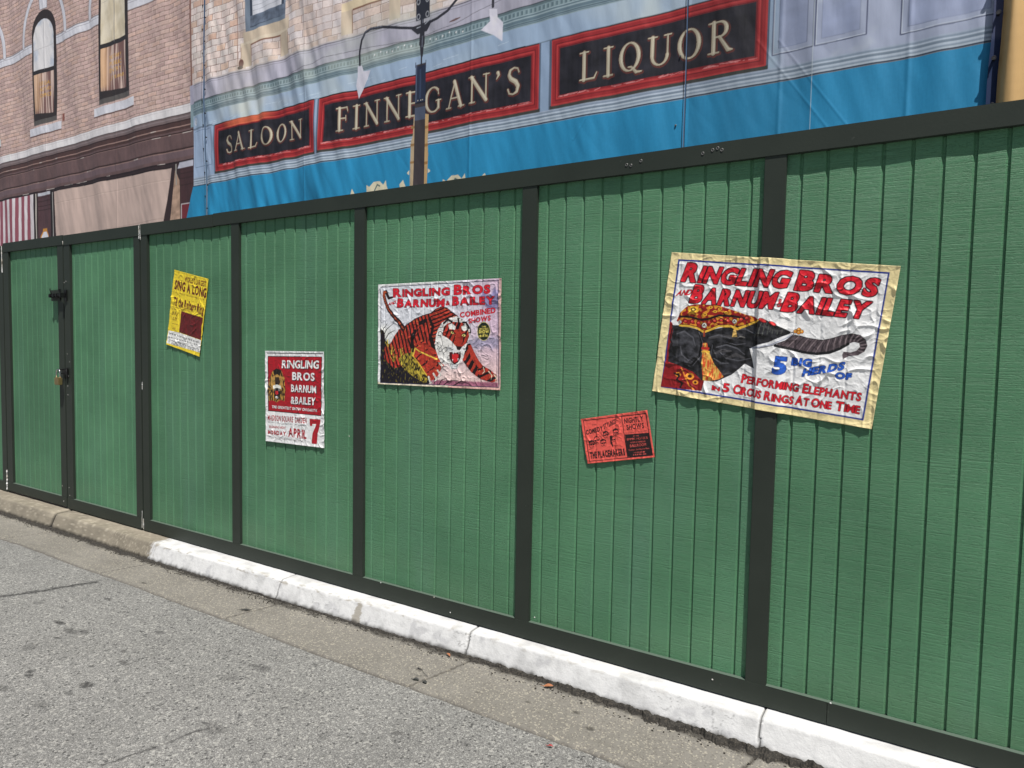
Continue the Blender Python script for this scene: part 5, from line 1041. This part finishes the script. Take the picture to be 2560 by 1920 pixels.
# tail
tl = [(0.1988,0.2656), (0.1679,0.2278), (0.1273,0.1944), (0.0865,0.1560), (0.0613,0.1130), (0.0456,0.0700), (0.0490,0.0488), (0.0636,0.0445), (0.0743,0.0660), (0.0849,0.0842), (0.1152,0.0803)]
c.line(tl, [.018, .015, .014, .013, .012, .011, .010, .011, .010, .009, .006], pc(40, 22, 24))
for i in range(26):
    t = i / 26 * 7; k_ = int(t); f = t - k_; x_ = tl[k_][0] * (1 - f) + tl[k_ + 1][0] * f; y_ = tl[k_][1] * (1 - f) + tl[k_ + 1][1] * f; c.line([(x_ - .009, y_ - .004), (x_ + .007, y_ + .003)], .0022, pc(176, 78, 44))
c.line(fr + [fr[0]], .0022, navy)
dk = pc(80, 14, 28)
def TT(s, q, small=None, bold=.045, ow=.0024): c.text(s, *q, pc(194, 32, 46), bold, small, dk, ow)
TT('RINGLING', ((0.1202,0.0776), (0.5470,0.0788), (0.1204,0.0280)), .84); TT('BROS', ((0.5768,0.0774), (0.8226,0.0768), (0.5774,0.0243)), .84); TT('AND', ((0.0803,0.1299), (0.1413,0.1184), (0.0886,0.1098)), None, .02, .001)
TT('BARNUM', ((0.1525,0.1393), (0.5078,0.1423), (0.1558,0.0888)), .84); TT('&', ((0.5180,0.1371), (0.5504,0.1360), (0.5189,0.1116)), None, .03, .001); TT('BAILEY', ((0.5645,0.1371), (0.8562,0.1365), (0.5640,0.0891)), .84)
TT('COMBINED', ((0.6213,0.2084), (0.8613,0.1843), (0.6182,0.1790)), None, .03, .001); TT('SHOWS', ((0.6798,0.2422), (0.8279,0.2254), (0.6795,0.2152)), None, .03, .001)
q = (0.7836,0.2853); c.ell(q[0], q[1], .044, .052, pc(200, 190, 120)); c.ell(q[0], q[1], .0415, .049, pc(24, 34, 28)); yl = pc(226, 200, 96)
c.text('THE', *((0.7672,0.2642), (0.7993,0.2635), (0.7670,0.2555)), yl, .02); c.text('GREATEST', *((0.7523,0.2786), (0.8155,0.2766), (0.7521,0.2685)), yl, .02); c.text('SHOW', *((0.7504,0.2962), (0.8185,0.2941), (0.7501,0.2800)), yl, .04); c.text('ON', *((0.7775,0.3037), (0.7935,0.3032), (0.7774,0.2984)), yl, .01); c.text('EARTH', *((0.7583,0.3169), (0.8098,0.3150), (0.7581,0.3055)), yl, .03)
poster('T', c, 'wrinkled circus poster with a snarling orange tiger on pale pink sky', .0058, 14, 20)

# -- 3: tall red and white lion poster
c = Cv('L', 620, white); wL, hL = POST['L'][2:4]; redL = pc(156, 22, 34)
c.line([(0.0211,0.0161), (0.5741,0.0137)], .0028, blk)
c.poly([(0.0271,0.0358), (0.5659,0.0328), (0.5582,0.4214), (0.0266,0.4180)], blk); c.poly([(0.0332,0.0406), (0.5602,0.0369), (0.5525,0.4170), (0.0330,0.4126)], redL)
def LT(s, q, bold=.03, small=None): c.text(s, *q, pc(232, 230, 226), bold, small, None, 0, blk, (.006, .006))
LT('RINGLING', ((0.1709,0.1146), (0.5341,0.1104), (0.1755,0.0613))); LT('BROS', ((0.2767,0.1914), (0.4951,0.1914), (0.2774,0.1395))); LT('BARNUM', ((0.2634,0.2717), (0.5081,0.2721), (0.2642,0.2229))); LT('&BAILEY', ((0.2598,0.3535), (0.5013,0.3506), (0.2629,0.3044)))
c.text('THE GREATEST SHOW ON EARTH', *((0.0647,0.3941), (0.5158,0.3961), (0.0675,0.3756)), pc(232, 230, 226), .03, None, None, 0, blk, (.002, .002))
mane = lambda X, Y: np.where((perlin(X * 90, Y * 30, 3) > .05)[..., None], pc(176, 134, 60), pc(60, 42, 22))
c.poly([(0.0753,0.1401), (0.1191,0.1180), (0.1682,0.1327), (0.1980,0.1848), (0.2089,0.2662), (0.1955,0.3406), (0.1526,0.3346), (0.1152,0.3531), (0.0656,0.3392), (0.0341,0.3492), (0.0294,0.2579), (0.0431,0.1909)], blk, fn=mane)
c.poly([(0.0816,0.1357), (0.1191,0.1180), (0.1657,0.1328), (0.1554,0.1619), (0.0873,0.1644)], pc(26, 20, 16))
c.poly([(0.0621,0.1819), (0.1246,0.1589), (0.1797,0.1814), (0.1848,0.2427), (0.1538,0.2646), (0.1231,0.2537), (0.0856,0.2678), (0.0522,0.2486)], pc(166, 128, 66)); c.poly([(0.0995,0.1805), (0.1428,0.1788), (0.1545,0.2194), (0.1358,0.2350), (0.1048,0.2339)], pc(50, 36, 26))
for q in ((0.0866,0.2057), (0.1584,0.2053)): c.ell(q[0], q[1], .009, .006, blk); c.ell(q[0], q[1], .004, .003, pc(210, 180, 90))
c.poly([(0.0798,0.2391), (0.1198,0.2291), (0.1604,0.2372), (0.1661,0.2599), (0.1231,0.2537), (0.0857,0.2620)], pc(220, 216, 206)); c.poly([(0.0920,0.2592), (0.1231,0.2520), (0.1563,0.2604), (0.1507,0.3018), (0.1220,0.3197), (0.0937,0.3046)], blk); c.poly([(0.1041,0.2752), (0.1351,0.2737), (0.1385,0.2942), (0.1185,0.3034), (0.1038,0.2942)], pc(180, 34, 40))
for q in ((0.1006,0.2630), (0.1439,0.2634)): c.poly([(q[0] - .003, q[1]), (q[0] + .003, q[1]), (q[0], q[1] + .014)], pc(236, 232, 222))
c.ell(*(0.1220,0.3181), .014, .009, pc(226, 222, 214)); c.ell(*(0.1198,0.2250), .010, .006, blk)
rL = pc(150, 26, 38)
def L2(s, q, col=rL, bold=.03): c.text(s, *q, col, bold)
L2('MADISON SQUARE GARDEN', ((0.0229,0.4816), (0.4156,0.4788), (0.0261,0.4430))); L2('28 DAYS - TWICE DAILY - EXCEPT SUNDAYS', ((0.0226,0.5001), (0.4153,0.5014), (0.0240,0.4891)), blk, .0); L2('BEGINNING NIGHT', ((0.0371,0.5342), (0.2085,0.5305), (0.0374,0.5174))); L2('MONDAY', ((0.0212,0.5780), (0.2102,0.5765), (0.0217,0.5503)), rL, .06); L2('APRIL', ((0.2321,0.5781), (0.4143,0.5807), (0.2330,0.5189)), rL, .04)
L2('LAST PERFORMANCE SUNDAY NIGHT MAY 4', ((0.0585,0.6061), (0.3785,0.6046), (0.0587,0.5953)), pc(60, 30, 36), .0); c.line([(0.0235,0.5878), (0.4083,0.5860)], .0007, blk, .6)
c.poly([(0.4454,0.4462), (0.5499,0.4427), (0.5473,0.4732), (0.5223,0.5389), (0.5133,0.6101), (0.4633,0.6093), (0.4711,0.5426), (0.5091,0.4773), (0.4719,0.4782), (0.4694,0.4929), (0.4460,0.4929)], pc(160, 24, 38))
poster('L', c, 'tall red and white circus poster with a roaring lion head', .0048, 15, 35)

# -- 4: tall yellow bill
c = Cv('Y', 620, pc(224, 192, 50)); br = pc(92, 30, 24)
def yT(s, q, bold=.02, col=br): c.text(s, *q, col, bold, track=.08)
yT("WORLD'S LARGEST", ((0.1462,0.0687), (0.4205,0.0630), (0.1419,0.0289)), .04); yT('SING A LONG', ((0.0265,0.1438), (0.4355,0.1409), (0.0236,0.0749)), .05)
yT('AT THE MUNICIPAL AUDITORIUM MAY 18', ((0.0484,0.1740), (0.4151,0.1661), (0.0480,0.1628)), .0); yT('Til the Rafters Ring', ((0.0328,0.2675), (0.4252,0.2655), (0.0344,0.2047)), .06)
scribble(c, *((0.0410,0.2850), (0.3184,0.2784)), .008, br, 4); c.poly([(0.1457,0.2968), (0.4248,0.2947), (0.4300,0.4632), (0.1474,0.4622)], pc(92, 26, 28), fn=lambda X, Y: (pc(92, 26, 28)[None, None] * (1 + .5 * fbm(X * 30, Y * 30, 4)[..., None])).clip(.01, .8))
yT('Sun', ((0.0278,0.3027), (0.0851,0.3015), (0.0289,0.2910)), .0); yT('July', ((0.0265,0.3411), (0.1114,0.3382), (0.0263,0.3125)), .0); yT('13', ((0.0477,0.3839), (0.0967,0.3819), (0.0482,0.3599)), .0); scribble(c, *((0.0485,0.4154), (0.1054,0.4117)), .008, br, 6); yT('25', ((0.0505,0.4534), (0.0996,0.4511), (0.0508,0.4370)), .0)
c.poly([(0.0078,0.4757), (0.1479,0.4650), (0.4347,0.4641), (0.4420,0.5579), (0.0061,0.5774)], pc(222, 218, 214))
for i, (a_, b_) in enumerate(zip([(0.0223,0.4999), (0.0238,0.5267), (0.0308,0.5466), (0.0758,0.5640), (0.0855,0.5716)], [(0.4196,0.4886), (0.4161,0.5098), (0.1471,0.5484), (0.4290,0.5376), (0.3713,0.5572)])): scribble(c, a_, b_, .010 if i else .013, blk, 10 + i)
yT('1000 SEATS', ((0.1505,0.5496), (0.2713,0.5420), (0.1494,0.5345)), .03, blk)
poster('Y', c, 'tall tilted yellow song bill with a dark red square and white foot', .0048, 15, 45)

# -- 5: small red-orange comedy bill
c = Cv('R', 760, pc(226, 88, 78)); ink = pc(34, 22, 24); ro = pc(220, 92, 84)
rb = [(0.0134,0.0102), (0.3499,0.0158), (0.3513,0.2173), (0.0139,0.2164)]; c.line(rb + [rb[0]], .0018, ink); c.line([(0.2234,0.0136), (0.2211,0.2147)], .0018, ink); c.line([(0.2234,0.0136), (0.3511,0.0159), (0.3497,0.0787)], .0024, ink)
c.poly([(0.2256,0.1037), (0.3497,0.1082), (0.3503,0.2175), (0.2211,0.2144)], ink)
def RT(s, q, bold=.0, col=ink, **k): c.text(s, *q, col, bold, **k)
RT('The', ((0.0554,0.0414), (0.0806,0.0415), (0.0570,0.0314))); RT('COMEDY', ((0.0181,0.0821), (0.1153,0.0703), (0.0172,0.0591)), .05); RT('STYLINGS', ((0.1202,0.0642), (0.1878,0.0445), (0.1194,0.0403)), .05); RT('of', ((0.0764,0.0916), (0.0871,0.0904), (0.0770,0.0850)))
RT('THE PLACEMAKERS', ((0.0214,0.2029), (0.2113,0.2024), (0.0225,0.1710)), .07, small=None); RT('NIGHTLY', ((0.2321,0.0509), (0.3332,0.0493), (0.2329,0.0258)), .04); RT('SHOWS', ((0.2397,0.0825), (0.3302,0.0833), (0.2401,0.0570)), .04); RT('Starting at 6:30 PM', ((0.2300,0.1000), (0.3412,0.1023), (0.2304,0.0931)))
RT('AT THE', ((0.2676,0.1186), (0.2968,0.1192), (0.2680,0.1134)), .0, ro); RT("EMPIRE HOTEL'S", ((0.2324,0.1340), (0.3389,0.1360), (0.2335,0.1235)), .0, ro); RT('WORLD FAMOUS', ((0.2464,0.1492), (0.3250,0.1508), (0.2469,0.1417)), .0, ro); RT('BALLROOM', ((0.2424,0.1680), (0.3262,0.1686), (0.2438,0.1544)), .0, ro); RT('Cocktails, Dancing, Live Music', ((0.2329,0.1845), (0.3398,0.1850), (0.2334,0.1772)), .0, ro)
scribble(c, *((0.2577,0.1975), (0.3143,0.1983)), .005, ro, 3); scribble(c, *((0.2522,0.2084), (0.3196,0.2089)), .005, ro, 8)
for (fx, fy), hgt, hair in zip([(0.0431,0.1338), (0.0712,0.1153), (0.1049,0.1330), (0.1267,0.0952), (0.1607,0.1223), (0.1802,0.0894)], (.022, .021, .020, .020, .017, .020), (1, 0, 1, 1, 0, 1)):
    r_ = hgt
    c.ell(fx, fy, r_ * .82, r_, ink); c.ell(fx + .001, fy + .002, r_ * .70, r_ * .86, pc(226, 88, 78))
    if hair: c.poly([(fx - r_ * .8, fy - r_ * .1), (fx - r_ * .75, fy - r_ * .8), (fx, fy - r_ * 1.1), (fx + r_ * .8, fy - r_ * .7), (fx + r_ * .75, fy - r_ * .2), (fx + r_ * .3, fy - r_ * .62), (fx - r_ * .4, fy - r_ * .5)], ink)
    c.line([(fx - r_ * .6, fy - r_ * .02), (fx + r_ * .7, fy - r_ * .14)], r_ * .06, ink)
    for s_ in (-.3, .35): c.ell(fx + s_ * r_, fy + r_ * (.03 - .06 * s_), r_ * .27, r_ * .2, ink)
    c.line([(fx + r_ * .05, fy + r_ * .15), (fx + r_ * .12, fy + r_ * .35), (fx, fy + r_ * .37)], r_ * .04, ink); c.line([(fx - r_ * .25, fy + r_ * .55), (fx + .1 * r_, fy + r_ * .62), (fx + r_ * .35, fy + r_ * .5)], r_ * .07, ink)
c.poly([(0.1449,0.1019), (0.1558,0.0984), (0.1585,0.1127), (0.1512,0.1260), (0.1554,0.1544), (0.1508,0.1586), (0.1426,0.1391), (0.1431,0.1205)], ink)
for q in ([(0.0177,0.1097), (0.0305,0.1134)], [(0.0143,0.1309), (0.0246,0.1331)], [(0.0176,0.1599), (0.0319,0.1541)], [(0.2017,0.0520), (0.2123,0.0415)], [(0.2072,0.0644), (0.2168,0.0596)]): c.line(q, .0009, ink)
poster('R', c, 'small red-orange comedy show bill with cartoon faces in sunglasses', .0042, 15, 70)

# ------------------------------------------------------------------ leaves and litter
def leaf_mesh(name, x, y, z, L, W, ang, m, bend=.004):
    n = 9; V = []; Fc = []
    for i in range(n):
        t = i / (n - 1); wd = W * math.sin(math.pi * min(1, t * .97 + .03)) ** .8
        for s_ in (-1, -.5, 0, .5, 1): V.append(((t - .5) * L, s_ * wd / 2, bend * (1 - abs(s_)) * -.6 + bend * 1.5 * math.sin(t * 3) + (.0006 if s_ else 0)))
    for i in range(n - 1):
        for k in range(4): Fc.append((i * 5 + k, i * 5 + k + 1, i * 5 + k + 6, i * 5 + k + 5))
    mb = MB().add(V, Fc).tube([(-.5 * L, 0, bend * .3), (-.8 * L, L * .08, bend)], [.0012, .0008], 5)
    o = mb.build(name, m, None, True); o.location = (x, y, z); o.rotation_euler = (.1, -.08, R(ang)); return o
zg = GZ + .008
tag(leaf_mesh('dry_leaf', .17, -.195, zg + .010, .05, .024, 25, M_leafo), 'curled orange dry leaf lying in the dirt against the white kerb', 'leaf')
tag(leaf_mesh('dry_leaf', -.452, -.203, zg + .010, .034, .016, 160, M_leafo), 'small crumbled orange leaf in the kerb dirt near the open gutter joint', 'leaf')
tag(leaf_mesh('dead_leaf', -.428, -.500, zg, .035, .018, 20, M_leafd), 'dark teardrop leaf beside the open gutter joint', 'leaf')
tag(leaf_mesh('dead_leaf', -.373, -.497, zg, .038, .018, -20, M_leafd), 'dark leaf lying right across the open gutter joint', 'leaf')
tag(leaf_mesh('dead_leaf', -1.90, -.41, zg, .075, .016, 30, M_leafd, .003), 'thin dark leaf lying alone in the middle of the gutter slab', 'leaf')
tw = MB().tube([(-.50, -.40, zg + .002), (-.47, -.403, zg + .004), (-.44, -.425, zg + .003), (-.40, -.44, zg + .001)], [.003, .0012, .001, .0008], 5).tube([(-.455, -.47, zg + .001), (-.42, -.447, zg + .003), (-.40, -.44, zg + .001)], [.0008, .001, .0008], 5).build('twig', M_leafd); tag(tw, 'thin dark forked twig on the gutter slab above the two leaves', 'twig')
pt = leaf_mesh('red_petals', .418, -.618, GZ + .002, .028, .012, 10, M_leafr); tag(pt, 'dark red crushed petals on the asphalt by the gutter edge', 'petals')
# ridge of dirt and crumbs along the kerb foot
xs = axis([(-6.6, 2.2, .007)]); tt = np.linspace(0, 1, 9); X, T_ = np.meshgrid(xs, tt)
wd = np.interp(X, [-6.6, -3.4, -2.0, -1.6, -.6, 0, .6, 1.2, 2.2], [.045, .04, .012, .022, .03, .038, .045, .05, .06]) * (1 + .9 * perlin(X * 7, X * 0 + .3, 3) + .9 * perlin(X * 26, X * 0 + .3, 5) + .5 * perlin(X * 70, X * 0 + .3, 6)).clip(.15, 3)
y0 = kedge(X) - .050; Y = y0 + .008 - T_ * (wd + .008); hgt = (.014 + .012 * smooth(-1, 1, X)) * (1 + .9 * fbm(X * 22, T_ * 3, 6)).clip(.1, 3) * np.sin(np.pi * (.25 + .75 * T_)) ** 1.0
Z = GZ + .002 + hgt + .003 * perlin(X * 110, Y * 110, 5) - .004 * T_
me = grid_mesh('gutter_dirt', np.stack([X, Y, Z], -1), False, flip=True)
me.materials.append(M_dirt)
import bmesh
bm = bmesh.new(); bm.from_mesh(me); rr = random.Random(7)
for i in range(2600):
    x = rr.uniform(-6.4, 2.0); e = float(kedge(np.array(x))) - .052
    wdl = .05 + .02 * (x > -.8); y = e - abs(rr.gauss(0, wdl * .6)); r_ = rr.uniform(.0015, .0045) * (1.3 if rr.random() < .1 else 1)
    q = bmesh.ops.create_icosphere(bm, subdivisions=1, radius=r_, matrix=Matrix.Translation((x, y, GZ + .006 + r_ * .5)) @ Matrix.Rotation(rr.uniform(0, 3), 4, 'X') @ Matrix.Diagonal((rr.uniform(.8, 1.8), rr.uniform(.6, 1.3), rr.uniform(.5, 1), 1)))
bm.to_mesh(me); bm.free()
o = bpy.data.objects.new('gutter_dirt', me); COL.objects.link(o); tag(o, 'dark line of dirt and grit along the foot of the kerb', kind='stuff'); o['category'] = 'dirt'

# let fences and gates sit correctly once parents are evaluated
bpy.context.view_layer.update()
